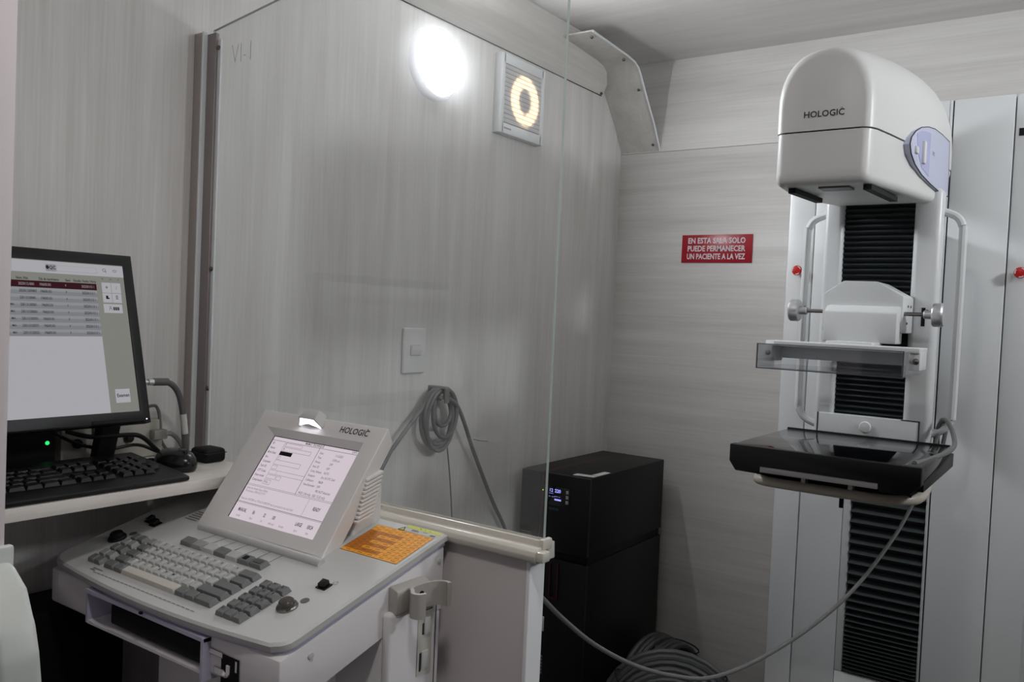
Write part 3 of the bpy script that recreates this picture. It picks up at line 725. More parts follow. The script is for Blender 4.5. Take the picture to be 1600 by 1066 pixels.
def lcdtext(b):
    H2 = H+.0004
    def hl_(u0, u1, v, w=0.0006): quad(b, S(u0, v-w/2, H2), S(u1, v-w/2, H2), S(u1, v+w/2, H2), S(u0, v+w/2, H2))
    def vl(u, v0, v1, w=0.0005): quad(b, S(u-w/2, v0, H2), S(u+w/2, v0, H2), S(u+w/2, v1, H2), S(u-w/2, v1, H2))
    def box(u0, u1, v0, v1, w=0.0004): hl_(u0, u1, v0, w); hl_(u0, u1, v1, w); vl(u0, v0, v1, w); vl(u1, v0, v1, w)
    def t(s, u, v, sz=0.0062, al='LEFT', bo=0.0, xs=0.78): text(b, s, sz, S(u, v, H2), (1, 0, 0), TV, al, xs=xs, bold=bo)
    hl_(0.321, 0.5245, 0.1708); vl(0.4378, 0.087, 0.1708, 0.0008)
    t('MAM-D TECHNIQUE', 0.423, 0.1744, 0.0062, 'CENTER', 0.01); t('CAPS', 0.520, 0.1744, 0.0062, 'RIGHT')
    for i, s in enumerate(('ID:', 'Name:', 'Birth Date:', 'Sex:', 'Comment:', 'Tech ID:', 'CPT Code:', 'Exam mode:', 'Compression')):
        t(s, 0.325, 0.1655-i*0.0086, 0.006, bo=0.006)
    box(0.354, 0.398, 0.1632, 0.1690); box(0.354, 0.424, 0.1545, 0.1612); box(0.354, 0.361, 0.1385, 0.1450)
    box(0.354, 0.416, 0.1290, 0.1370); box(0.354, 0.366, 0.1205, 0.1270); box(0.354, 0.4378, 0.1115, 0.1185); vl(0.372, 0.1115, 0.1185, .0004)
    box(0.354, 0.376, 0.1030, 0.1095); box(0.378, 0.388, 0.1030, 0.1095); box(0.354, 0.370, 0.0925, 0.1005)
    t('P', 0.357, 0.1660, 0.0055); t('M', 0.357, 0.1575, 0.0055); t('F', 0.356, 0.1418, 0.005); t('FULL', 0.3555, 0.0965, 0.0055)
    rt = [('Date:', '7-13-2023', 0.479), ('Time:', '12:09 p.m.', 0.477), ('Printer:', 'OFF', 0.476), ('Auto ID:', 'OFF', 0.474), ('Comp. Release:', 'AUTO', 0.474), ('Receptor:', '24 x 30 UTC Grid', 0.473), ('Collimator:', '18x24', 0.472), ('View Reminder:', 'OFF', 0.474)]
    for i, (a, q, uu) in enumerate(rt):
        t(a, 0.443, 0.1630-i*0.0080, 0.0058, xs=0.72); t(q, uu, 0.1630-i*0.0080, 0.0058, xs=0.72, bo=0.008 if i == 6 else 0)
    t('FRS NOT Attached', 0.476, 0.0995, 0.0058, xs=0.72)
    t('MGD: 2.00 mGy   ESD: 73.25 mGy', 0.4425, 0.0915, 0.0058, xs=0.74)
    hl_(0.321, 0.5245, 0.0880, 0.0004); hl_(0.321, 0.5245, 0.0858, 0.0004)
    vl(0.474, 0.0555, 0.0858, 0.0004)
    hl_(0.321, 0.5245, 0.0558, 0.0007); hl_(0.321, 0.5245, 0.0540, 0.0004)
    t('READY', 0.4985, 0.0715, 0.0085, 'CENTER', 0.02, 0.6)
    for s, u in (('MANUAL', 0.3435), ('Rh', 0.372), ('32', 0.3985), ('100', 0.4205), ('LARGE', 0.479), ('18X24', 0.5040)):
        t(s, u, 0.0425, 0.0085, 'CENTER', 0.02, 0.58)
part('screen_text', lt, dsp, lcdtext, smooth=0, recalc=False)
lt2 = emit('lcd_grey', rgb(168, 156, 166), 0.5)
def lcdtext2(b):
    H2 = H+.0004
    def t(s, u, v, sz=0.0056, al='LEFT', xs=0.74): text(b, s, sz, S(u, v, H2), (1, 0, 0), TV, al, xs=xs)
    t('Enter the Patient Date of Birth.', 0.325, 0.0808); t('The format is MM-DD-YYYY', 0.325, 0.0752)
    t('Press the <ENTER> or TOUCH ARROW key to proceed to the next field', 0.325, 0.0615)
    for s, u in (('mode', 0.3405), ('filter', 0.3725), ('kV', 0.398), ('mAs adj', 0.4215), ('density', 0.4455), ('spot', 0.4785), ('film', 0.5045)): t(s, u, 0.0325, 0.0055, 'CENTER')
part('screen_small_text', lt2, dsp, lcdtext2, smooth=0, recalc=False)
part('logo_lettering', m_navy, dsp, lambda b: (text(b, 'HOLOGIC', 0.0152, S(0.4685, 0.2055, 0.0004), (1, 0, 0), TV, bold=0.012, xs=0.93), text(b, '\u00b0', 0.012, S(0.5245, 0.209, 0.0004), (1, 0, 0), TV)), smooth=0, recalc=False)
# small lamp hood above the screen
def hood(b):
    hexa(b, [S(0.372, 0.201, 0.0), S(0.432, 0.201, 0.0), S(0.424, 0.226, 0.0), S(0.384, 0.226, 0.0), S(0.384, 0.207, 0.020), S(0.424, 0.207, 0.020), S(0.420, 0.226, 0.016), S(0.389, 0.226, 0.016)], 0.002)
hd = part('lamp_hood', m_plast, dsp, hood)
def hoodglow(b):
    q = [S(0.376, 0.2005, 0.002), S(0.402, 0.2028, 0.010), S(0.428, 0.2005, 0.002), S(0.420, 0.2058, 0.018), S(0.388, 0.2058, 0.018)]
    v = [b.verts.new(k) for k in q]; b.faces.new((v[0], v[1], v[4])); b.faces.new((v[1], v[2], v[3])); b.faces.new((v[1], v[3], v[4]))
part('lamp_light', emit('hood_light', (0.93, 0.9, 1.0), 7, True), hd, hoodglow, smooth=0, recalc=False)
# orange table label
def sticker(b):
    u0, u1, y0, y1 = 0.567, 0.679, 0.869, 0.948
    cols = [0, 0.235, 0.42, 0.60, 0.82, 1.0]; nr = 10
    pat = {}
    for r in range(nr):
        for k in range(5):
            o = 0
            if k == 0: o = 0 if r in (0, 1) else 1
            elif r == 0: o = 0
            elif k in (1, 2): o = 1 if r in (2, 4, 6, 8) else 0
            elif k == 3: o = 1 if r in (2, 4, 6) and False else 0
            if r == 9: o = 0
            x0_, x1_ = u0+(u1-u0)*cols[k], u0+(u1-u0)*cols[k+1]
            yy1, yy0 = y1-(y1-y0)*r/nr, y1-(y1-y0)*(r+1)/nr
            quad(b, D(x0_, yy0, .0004), D(x1_, yy0, .0004), D(x1_, yy1, .0004), D(x0_, yy1, .0004), o)
    w = 0.0002
    for r in range(nr+1):
        y = y1-(y1-y0)*r/nr; quad(b, D(u0, y-w, .0006), D(u1, y-w, .0006), D(u1, y+w, .0006), D(u0, y+w, .0006), 2)
    for k in cols:
        x = u0+(u1-u0)*k; quad(b, D(x-w, y0, .0006), D(x+w, y0, .0006), D(x+w, y1, .0006), D(x-w, y1, .0006), 2)
    for r in range(nr):
        for k in range(5):
            y = y1-(y1-y0)*(r+.5)/nr; x = u0+(u1-u0)*(cols[k]+cols[k+1])/2
            for j in range(3): quad(b, D(x-.004+j*.003, y-.0007, .0006), D(x-.002+j*.003, y-.0007, .0006), D(x-.002+j*.003, y+.0007, .0006), D(x-.004+j*.003, y+.0007, .0006), 2)
ol = part('orange_table_label', [m_orange, m_orange2, m_oline], c, sticker, smooth=0, recalc=False)
ol['label'] = 'orange gridded table label'
def ylab(b):
    quad(b, D(0.614, 0.950, .0003), D(0.682, 0.948, .0003), D(0.683, 0.966, .0003), D(0.612, 0.9665, .0003), 1)
    quad(b, D(0.614, 0.9595, .0005), D(0.682, 0.9575, .0005), D(0.682, 0.9650, .0005), D(0.614, 0.9660, .0005), 0)
    v = [D(0.607, 0.949, .0005), D(0.619, 0.949, .0005), D(0.6135, 0.9585, .0005)]
    f = b.faces.new([b.verts.new(q) for q in v]); f.material_index = 0
    for i in range(3):
        a, q = Vector(v[i])+NV*.0003, Vector(v[(i+1) % 3])+NV*.0003
        d_ = (q-a).normalized().cross(NV)*0.0007
        quad(b, a-d_, a+d_, q+d_, q-d_, 2)
    for i, (x0_, x1_, y) in enumerate(((0.630, 0.642, .956), (0.630, 0.645, .9535), (0.652, 0.660, .9555), (0.668, 0.678, .9535), (0.668, 0.678, .9515), (0.640, 0.643, .9625), (0.650, 0.652, .9620), (0.660, 0.662, .9615))):
        quad(b, D(x0_, y-.0007, .0007), D(x1_, y-.0007, .0007), D(x1_, y+.0007, .0007), D(x0_, y+.0007, .0007), 2 if i > 4 else 3)
part('warning_label', [m_yellow, m_paper, m_ink, m_greyink], c, ylab, smooth=0, recalc=False)
# right hand side: handset clip, slotted plate, pillar
part('side_pillar', m_plast2, c, lambda b: bx(b, 0.684, 0.700, 0.838, 0.936, 0.05, 0.935, 0.006, 3))
part('side_groove', m_groove, c, lambda b: bx(b, 0.6865, 0.6872, 0.9505, 0.9515, 0.05, 0.93))
sp = part('slotted_plate', mat('plate_cream', rgb(206, 204, 192), 0.4), c, lambda b: bx(b, 0.6995, 0.7015, 0.896, 0.926, 0.832, 0.926))
part('plate_slot', m_groove, sp, [B(0.7012, 0.7024, 0.9005, 0.903, 0.838, 0.864), B(0.7012, 0.7024, 0.9045, 0.907, 0.890, 0.906), B(0.7012, 0.7024, 0.914, 0.9155, 0.856, 0.861), B(0.7012, 0.7024, 0.9025, 0.9245, 0.9235, 0.9245)])
part('plate_catch', m_plast, sp, [B(0.7012, 0.7045, 0.907, 0.920, 0.890, 0.913, 0.001), B(0.7012, 0.704, 0.903, 0.918, 0.840, 0.866, 0.001)])
cap = mesh_of('side_cap', m_plast, lambda b: lathe(b, (0, 0, 0), (1, 0, 0), [(0.0045, 0), (0.0042, 0.0015), (0.001, 0.002)], 14))
place(cap, 'side_cap', c, (0.686, 0.954, 0.982)); place(cap, 'side_cap', c, (0.686, 0.712, 0.915))
hb = part('handset_clip', mat('clip_grey', rgb(178, 174, 168), 0.45), c, lambda b: prism(b, [(0.686, 0.970), (0.703, 0.965), (0.703, 0.932), (0.686, 0.922)], 1, 0.848, 0.918, 0.003))
def cclip(b):
    path = spline([(0.736, 0.868), (0.731, 0.859), (0.722, 0.858), (0.714, 0.866), (0.706, 0.873), (0.704, 0.885), (0.705, 0.902), (0.710, 0.918), (0.718, 0.926), (0.726, 0.928), (0.732, 0.924)], 5)
    t = 0.0028; n = len(path); A, B = [], []
    for i, q in enumerate(path):
        d_ = path[min(i+1, n-1)]-path[max(i-1, 0)]; nn = Vector((-d_[1], d_[0])); nn.normalize()
        A.append((q[0]+nn[0]*t, q[1]+nn[1]*t)); B.append((q[0]-nn[0]*t, q[1]-nn[1]*t))
    rings = []
    for a, q in zip(A, B):
        zt = 0.967; zb = 0.932
        rings.append([(a[0], a[1], zb), (a[0], a[1], zt-0.001), ((a[0]+q[0])/2, (a[1]+q[1])/2, zt), (q[0], q[1], zt-0.001), (q[0], q[1], zb)])
    loft(b, rings)
part('clip_jaw', mat('clip_grey', 0), hb, cclip, smooth=40)
part('clip_hole', m_black2, hb, lambda b: cyl(b, (0.7065, 0.893, 0.953), (0.7085, 0.893, 0.953), 0.004, 10))
# front emblem
def emblem(b):
    y = 0.6625; dx = -0.0175; dz = -0.006
    def R(x0_, x1_, z0, z1, mi, yy=y): quad(b, (x0_+dx, yy, z0+dz), (x1_+dx, yy, z0+dz), (x1_+dx, yy, z1+dz), (x0_+dx, yy, z1+dz), mi)
    R(0.594, 0.630, 0.872, 0.910, 0)
    R(0.5655, 0.597, 0.9035, 0.911, 1, y-.0002); R(0.5665, 0.596, 0.9043, 0.9102, 2, y-.0004)
    R(0.580, 0.600, 0.880, 0.890, 1, y-.0003); R(0.5808, 0.602, 0.8808, 0.8892, 2, y-.0005)
    tube(b, spline([(0.600+dx, y-.0002, 0.8850+dz), (0.605+dx, y-.0002, 0.8842+dz), (0.6085+dx, y-.0002, 0.8875+dz), (0.609+dx, y-.0002, 0.898+dz)], 5), 0.0033, 6, 2)
    R(0.6225, 0.6262, 0.893, 0.907, 2, y-.0005)
part('front_emblem', [m_black2, m_greyink, m_plast2], c, emblem, smooth=0, recalc=False)
def loops(b):
    for i in range(4):
        r = 0.026+0.007*i
        tube(b, [(0.338+(0.030+0.008*i)*math.cos(a), 0.745+0.006*i, 0.866-r*1.25*math.sin(a)) for a in [math.pi*k/14 for k in range(15)]], 0.0040, 8)
part('cable_loops', m_beige, c, loops)

# ================================================================== SHELF WITH COMPUTER
ZS = 1.0525
sh = thing('wall_shelf', 'narrow pale wood shelf carrying the computer along the wall', 'shelf', (0.13, 0.65, 1.03))
part('board', wood_y, sh, lambda b: bx(b, 0.0, 0.262, 0.305, 0.977, ZS-0.019, ZS, 0.001))
part('bracket', m_white, sh, lambda b: prism(b, [(0.0, ZS-0.019), (0.2, ZS-0.019), (0.0, ZS-0.14)], 1, 0.40, 0.404))
# monitor
mo = thing('computer_monitor', 'black flat computer monitor showing a list on the shelf', 'monitor', (0.13, 0.58, ZS))
MT = Vector((-0.076, 0, 0.276)).normalized(); MN = Vector((0, 1, 0)).cross(MT)
def Q(y, v, h=0.0): return Vector((0.186, y, 1.144))+MT*v+MN*h
MY0, MY1, MH = 0.345, 0.7996, 0.2855
SY0, SY1, SV0, SV1 = 0.362, 0.7826, 0.020, 0.2668
def mbody(b):
    F_ = [b.verts.new(Q(y, v, 0)) for y, v in ((MY0, 0), (MY1, 0), (MY1, MH), (MY0, MH))]
    K_ = [b.verts.new(Q(y, v, -0.02)) for y, v in ((MY0, 0), (MY1, 0), (MY1, MH), (MY0, MH))]
    I_ = [b.verts.new(Q(y, v, 0)) for y, v in ((SY0, SV0), (SY1, SV0), (SY1, SV1), (SY0, SV1))]
    J_ = [b.verts.new(Q(y, v, -0.003)) for y, v in ((SY0, SV0), (SY1, SV0), (SY1, SV1), (SY0, SV1))]
    for i in range(4):
        j = (i+1) % 4
        b.faces.new((F_[i], F_[j], I_[j], I_[i])); b.faces.new((I_[i], I_[j], J_[j], J_[i])); b.faces.new((F_[i], F_[j], K_[j], K_[i]))
    b.faces.new(J_); b.faces.new(K_)
    bmesh.ops.bevel(b, geom=[e for e in b.edges if e.verts[0] in F_ and e.verts[1] in F_], offset=0.003, segments=2, profile=0.5, affect='EDGES')
mb = part('monitor_body', m_black, mo, mbody)
part('back_bulge', m_black, mb, lambda b: hexa(b, [Q(0.45, 0.04, -0.02), Q(0.70, 0.04, -0.02), Q(0.70, 0.24, -0.02), Q(0.45, 0.24, -0.02), Q(0.48, 0.07, -0.045), Q(0.67, 0.07, -0.045), Q(0.67, 0.21, -0.045), Q(0.48, 0.21, -0.045)], 0.004))
part('stand_neck', m_black2, mo, lambda b: hexa(b, [(0.052, 0.767, ZS), (0.070, 0.767, ZS), (0.070, 0.7985, ZS), (0.052, 0.7985, ZS)]+[Q(0.767, 0.12, -0.050), Q(0.767, 0.12, -0.015), Q(0.7985, 0.12, -0.015), Q(0.7985, 0.12, -0.050)]))
part('stand_foot', m_black2, mo, lambda b: bx(b, 0.028, 0.082, 0.48, 0.80, ZS, ZS+0.006, 0.002))
E_ = 0.40
def mq(b, y0, y1, v0, v1, mi, h=-0.0026): quad(b, Q(y0, v0, h), Q(y1, v0, h), Q(y1, v1, h), Q(y0, v1, h), mi)
part('screen', [emit('scr_panel', rgb(196, 198, 188), 0.36, True)], mb, lambda b: mq(b, SY0, SY1, SV0, SV1, 0, -0.0028), smooth=0, recalc=False)
def mlayout(b):
    mq(b, SY0, SY1, 0.2465, 0.2656, 0)                      # header
    mq(b, SY0, 0.734, SV0+.0005, 0.1455, 0)                  # empty list area
    for i in range(7):
        v1 = 0.2220-i*0.01093
        mq(b, SY0, 0.734, v1-0.01093, v1-0.0047, 2); mq(b, SY0, 0.734, v1-0.0047, v1, 1)
    mq(b, SY0, 0.7342, 0.2222, 0.2330, 3)
    for y0, y1, v0, v1 in ((0.7430, 0.7585, 0.2190, 0.2362), (0.7592, 0.7752, 0.2190, 0.2362), (0.7428, 0.7583, 0.2025, 0.2182), (0.7590, 0.7748, 0.2025, 0.2182), (0.7424, 0.7742, 0.1850, 0.2000), (0.7448, 0.7693, 0.0358, 0.0582)):
        mq(b, y0, y1, v0, v1, 0)
    mq(b, 0.656, 0.672, 0.2497, 0.2610, 4, -0.0024); mq(b, 0.6725, 0.737, 0.2505, 0.2600, 4, -0.0024); mq(b, 0.673, 0.7365, 0.2509, 0.2596, 0, -0.0022)
part('screen_layout', [emit('scr_white', rgb(208, 208, 214), 0.58), emit('scr_row', rgb(196, 198, 204), 0.44), emit('scr_row2', rgb(184, 186, 192), 0.40), emit('scr_maroon', rgb(90, 46, 56), 0.34), emit('scr_tab', rgb(196, 196, 202), 0.42)], mb, mlayout, smooth=0, recalc=False)
def mtext(b):
    h = -0.0018
    def t(s, y, v, sz=0.0052, al='LEFT', bo=0.008, xs=0.85, mi=0): text(b, s, sz, Q(y, v, h), (0, 1, 0), MT, al, xs=xs, bold=bo, mi=mi)
    t('\u25c9QC', 0.6635, 0.2555, 0.0075, 'CENTER', 0.02)
    for s, y in (('Num. Hist.', 0.610), ('D\u00eda de nacimiento', 0.6435), ('Sexo', 0.684), ('Estudio', 0.697), ('Fecha / Hora', 0.7115)): t(s, y, 0.2362, 0.0058, xs=0.72, bo=0.02)
    ids = ['20230112-0001', '20230112090807', '2301131200401', '2301131200501', '2301131200601', '2301131200701', '2301131200771', '2301131200251']
    for i in range(8):
        v = 0.2272-i*0.01093; mi = 1 if i == 0 else 0
        t(ids[i], 0.6128, v, 0.0060, mi=mi, xs=0.62, bo=0.015); t('1960/01/01', 0.6435, v, 0.0060, mi=mi, xs=0.66, bo=0.015); t('F', 0.683, v, 0.0050, mi=mi)
        t('2023/01/13 1', 0.7090, v, 0.0060, mi=mi, xs=0.66, bo=0.015)
        if i > 2: t('MA', 0.598, v, 0.0050)
    t('+', 0.7507, 0.2275, 0.011, 'CENTER', 0.0); t('/', 0.7672, 0.2275, 0.008, 'CENTER', 0.0); t('<', 0.745, 0.2418, 0.006, 'CENTER', 0.0); t('1/1', 0.7588, 0.2418, 0.0045, 'CENTER', 0.0); t('>', 0.772, 0.2418, 0.006, 'CENTER', 0.0)
    t('Examen', 0.7572, 0.0475, 0.0078, 'CENTER', 0.02)
    def R(y0, y1, v0, v1): quad(b, Q(y0, v0, h), Q(y1, v0, h), Q(y1, v1, h), Q(y0, v1, h), 0)
    for i in range(6): R(0.7580+i*0.0018, 0.7580+i*0.0018+(0.0012 if i % 2 else 0.0016), 0.1895, 0.1950)
    tube(b, [Q(0.7535+0.0015*math.cos(a), 0.1945+0.0015*math.sin(a), h) for a in [k*.7 for k in range(9)]], 0.0003, 4)
    tube(b, [Q(0.7510, 0.1895, h), Q(0.7520, 0.1925, h), Q(0.7550, 0.1925, h), Q(0.7560, 0.1895, h)], 0.0003, 4)
    tube(b, [Q(0.7495+0.0024*math.cos(a), 0.2572+0.0024*math.sin(a), h) for a in [k*.525 for k in range(12)]], 0.0003, 4, closed=True)
    tube(b, [Q(0.7512, 0.2555, h), Q(0.7530, 0.2535, h)], 0.0004, 4)
    tube(b, [Q(0.7675+0.0030*math.cos(a), 0.2565+0.0018*math.sin(a), h) for a in [k*.525 for k in range(12)]], 0.0003, 4, closed=True)
    for y in (0.7665,):
        for k in range(4): R(y-0.002, y+0.002, 0.2085+k*0.0018, 0.2093+k*0.0018)
    R(0.7478, 0.7515, 0.2083, 0.2140); R(0.7515, 0.7535, 0.2083, 0.2105)
part('screen_text', [emit('scr_ink', rgb(70, 70, 76), 0.25), emit('scr_inkw', rgb(200, 190, 194), 0.42)], mb, mtext, smooth=0, recalc=False)
part('power_light', emit('led_white', (0.9, 0.95, 1.0), 1.2), mb, lambda b: lathe(b, Q(0.7915, 0.006, -0.0005), MN, [(0.0012, 0), (0.0012, 0.0012)], 8))
part('button_strip', m_black2, mb, lambda b: hexa(b, [Q(0.700, 0.0035, -0.001), Q(0.788, 0.0035, -0.001), Q(0.788, 0.0085, -0.001), Q(0.700, 0.0085, -0.001), Q(0.700, 0.0035, 0.001), Q(0.788, 0.0035, 0.001), Q(0.788, 0.0085, 0.001), Q(0.700, 0.0085, 0.001)]))
# keyboard
kb = thing('computer_keyboard', 'black computer keyboard on the shelf below the monitor', 'keyboard', (0.17, 0.60, ZS))
def kz(x): return ZS+0.024-0.075*(x-0.085)/0.17*1.0*0.14/0.075
def kbody(b):
    prism(b, [(0.085, ZS+0.001), (0.258, ZS+0.001), (0.259, ZS+0.009), (0.222, ZS+0.013), (0.085, ZS+0.026)], 1, 0.372, 0.826, 0.003)
part('keyboard_base', m_black, kb, kbody)
sl = math.atan2(0.013, 0.137)
kmesh = {}
def pkey(x, y, w):
    k = round(w, 4)
    if k not in kmesh:
        def f(b):
            t = 0.002
            hexa(b, [(-0.0085, -w/2+.0006, 0), (0.0085, -w/2+.0006, 0), (0.0085, w/2-.0006, 0), (-0.0085, w/2-.0006, 0), (-0.0085+t, -w/2+.0006+t, .006), (0.0085-t, -w/2+.0006+t, .006), (0.0085-t, w/2-.0006-t, .006), (-0.0085+t, w/2-.0006-t, .006)], 0.0005, 1)
        kmesh[k] = mesh_of('key', m_black, f, 30)
    z = ZS+0.013+(0.222-x)*0.013/0.137
    place(kmesh[k], 'key', kb, (x, y, z), (0, sl, 0))
for ri in range(5):
    x = 0.211-ri*0.0192
    for ci in range(4):
        if ci == 3 and ri in (0, 2): continue
        pkey(x if not (ci == 3) else x+0.0, 0.742+ci*0.0192, 0.0185)
    for ci in range(3):
        if ri != 2: pkey(x, 0.675+ci*0.0192, 0.0185)
    yy = 0.382
    ws = {0: [1.25, 1.25, 1.25, 5.5, 1.25, 1.25, 1.25, 1.25], 1: [2.25]+[1]*10+[2.5], 2: [1.75]+[1]*11+[2.0], 3: [1.5]+[1]*12+[1.25], 4: [1]*13+[1.75]}[ri]
    tot = sum(ws)
    for w in ws:
        ww = w*0.279/tot
        pkey(x, yy+ww/2, ww); yy += ww
# mouse
ms = thing('computer_mouse', 'black computer mouse on the shelf at the keyboard end', 'mouse', (0.155, 0.868, ZS))
def mouse(b):
    rings = []
    cx, cy = 0.155, 0.868
    for k, (s, z) in enumerate(((0.92, 0.0), (1.0, 0.006), (1.0, 0.014), (0.94, 0.022), (0.78, 0.0295), (0.5, 0.0345), (0.15, 0.0365))):
        rings.append([(cx+0.046*s*math.cos(a)*1.0, cy+0.030*s*math.sin(a)*(1-0.12*math.cos(a)), ZS+z) for a in [2*math.pi*i/24 for i in range(24)]])
    loft(b, rings)
part('mouse_shell', mat('mouse_black', rgb(20, 24, 24), 0.22), ms, mouse, smooth=60)
part('scroll_wheel', m_black2, ms, lambda b: cyl(b, (0.180, 0.865, ZS+0.029), (0.180, 0.871, ZS+0.029), 0.006, 14))
part('mouse_cord', m_black2, ms, lambda b: tube(b, spline([(0.118, 0.862, ZS+0.008), (0.108, 0.854, ZS+0.012), (0.098, 0.846, ZS+0.010), (0.09, 0.842, ZS+0.004)], 6), 0.0028, 6))
bxm = thing('black_box', 'small black rounded case on the shelf by the glass', 'case', (0.09, 0.946, ZS))
part('case_shell', m_black2, bxm, lambda b: bx(b, 0.10, 0.15, 0.930, 0.9755, ZS, ZS+0.026, 0.008, 4))
part('case_lid_joint', m_groove, bxm, lambda b: bx(b, 0.0995, 0.1505, 0.9295, 0.976, ZS+0.017, ZS+0.018, 0.0004, 1))
# sockets along the wall under the monitor
so = thing('socket_strip', 'white wall socket strip with round black knobs under the monitor', 'socket', (0.012, 0.83, 1.06))
part('strip_body', mat('socket_white', rgb(176, 172, 162), 0.5), so, lambda b: bx(b, 0, 0.022, 0.735, 0.925, ZS+0.001, 1.122, 0.002))
for y, z in ((0.762, 1.091), (0.856, 1.092)):
    part('round_knob', m_black, so, lambda b: lathe(b, (0.022, y, z), (1, 0, 0), [(0.0085, 0), (0.0085, 0.006), (0.006, 0.010), (0.001, 0.011)], 18))
part('plug_head', mat('plug_grey', rgb(150, 148, 142), 0.5), so, [B(0.022, 0.04, 0.897, 0.925, 1.086, 1.104, 0.003), B(0.0215, 0.030, 0.79, 0.808, 1.10, 1.12, 0.002)])
pa = thing('power_adapter', 'black power adapter with a green light under the monitor', 'adapter', (0.02, 0.68, ZS))
part('adapter_body', m_black2, pa, lambda b: bx(b, 0.0, 0.032, 0.64, 0.722, ZS+0.001, 1.128, 0.004))
part('green_light', emit('led_green', (0.05, 1.0, 0.25), 0.9), pa, lambda b: lathe(b, (0.032, 0.707, 1.099), (1, 0, 0), [(0.0035, 0), (0.0035, 0.001), (0.001, 0.002)], 10))
# cables at the shelf
def cab(name, label, m, pts, r, grp=None, n=6):
    o = part(name, m, None, lambda b: tube(b, spline(pts, n), r, 8)); tag(o, label, 'cable', grp); return o
vc = thing('antenna_cable', 'grey cable with metal plug curving down beside the monitor', 'cable', (0.08, 0.93, ZS))
part('cable_run', mat('cable_dk', rgb(92, 90, 90), 0.5), vc, lambda b: tube(b, spline([(0.08, 0.864, 1.199), (0.08, 0.885, 1.199), (0.08, 0.903, 1.193), (0.08, 0.916, 1.178), (0.08, 0.924, 1.155), (0.08, 0.930, 1.12), (0.08, 0.934, 1.08), (0.08, 0.937, ZS+0.004)], 6), 0.0055, 10))
part('plug_sleeve', mat('cable_dk', 0), vc, lambda b: cyl(b, (0.08, 0.866, 1.199), (0.08, 0.895, 1.198), 0.0068, 12))
part('metal_plug', m_steel, vc, lambda b: lathe(b, (0.08, 0.840, 1.199), (0, 1, 0), [(0.003, 0), (0.005, 0.001), (0.005, 0.012), (0.004, 0.012), (0.004, 0.016), (0.006, 0.016), (0.006, 0.026)], 12))
part('white_tag', m_paper, vc, lambda b: tube(b, [(0.0815, 0.9275, 1.137), (0.0815, 0.9325, 1.100)], 0.0058, 10))
cab('usb_cable', 'thin light grey cable with plug hanging beside the socket strip', m_cable, [(0.02, 0.895, 1.147), (0.02, 0.910, 1.147), (0.02, 0.918, 1.13), (0.02, 0.921, 1.10), (0.018, 0.925, 1.08), (0.016, 0.94, ZS+0.006)], 0.003)
cab('power_cable', 'grey cord leaving the plug on the socket strip', mat('cord_grey', rgb(124, 122, 118), 0.5), [(0.035, 0.922, 1.095), (0.035, 0.935, 1.094), (0.036, 0.948, 1.083), (0.04, 0.957, 1.066), (0.045, 0.962, ZS+0.004)], 0.0045)
cab('black_cable', 'thick black cord sagging under the monitor to the mouse', m_black2, [(0.088, 0.71, 1.125), (0.088, 0.75, 1.112), (0.088, 0.80, 1.11), (0.086, 0.84, 1.105), (0.086, 0.87, 1.08), (0.088, 0.893, ZS+0.005)], 0.004)
cab('thin_black_cable', 'thin black cord lying lower behind the keyboard', m_black, [(0.045, 0.715, 1.115), (0.05, 0.75, 1.095), (0.055, 0.80, 1.082), (0.06, 0.85, 1.085), (0.075, 0.88, 1.072), (0.085, 0.91, ZS+0.004)], 0.003)
# black case in the dark under the shelf
uc = thing('computer_case', 'black computer case in the dark under the shelf', 'computer', (0.10, 0.66, 0))
part('case_body', m_black2, uc, lambda b: bx(b, 0.015, 0.125, 0.45, 0.80, 0.0, 0.845, 0.006))
part('case_front', m_black, uc, lambda b: bx(b, 0.02, 0.13, 0.438, 0.452, 0.01, 0.84, 0.006))

# ================================================================== WALL LAMPS, FAN, SWITCH, SIGN
def wall_lamp(name, label, cen, ax, strength, col, r=0.098, rd=0.078, group=None):
    t_ = thing(name, label, 'lamp', cen, group)
    part('lamp_base', mat('lamp_white', rgb(222, 224, 228), 0.4), t_, lambda b: lathe(b, cen, ax, [(r, 0.0), (r, 0.010), (r*0.985, 0.018), (r*0.95, 0.023), (rd*1.01, 0.025)], 48))
    part('lamp_diffuser', emit(name+'_light', col, strength, True), t_, lambda b: lathe(b, Vector(cen)+Vector(ax)*0.0248, ax, [(rd, 0), (rd*0.9, 0.0012), (rd*0.5, 0.0022), (rd*0.1, 0.0026)], 48))
    return t_
wall_lamp('wall_lamp', 'glowing round white lamp on the side wall seen through the glass', (0.0, 1.676, 1.988), (1, 0, 0), LAMP_LEFT, (0.92, 0.95, 1.0), 0.094, 0.085)
wall_lamp('side_lamp', 'round lamp on the wall opposite the glass screen', (XR, 1.80, 1.985), (-1, 0, 0), LAMP_RIGHT, (0.93, 0.96, 1.0))
wall_lamp('entry_lamp', 'round lamp on the right wall nearer the operator', (XR, 0.72, 1.985), (-1, 0, 0), LAMP_RIGHT2, (0.93, 0.96, 1.0))
wall_lamp('operator_lamp', 'round lamp on the ceiling over the operator', (1.2, 0.35, ZC), (0, 0, -1), LAMP_OPER, (1.0, 0.95, 0.92))

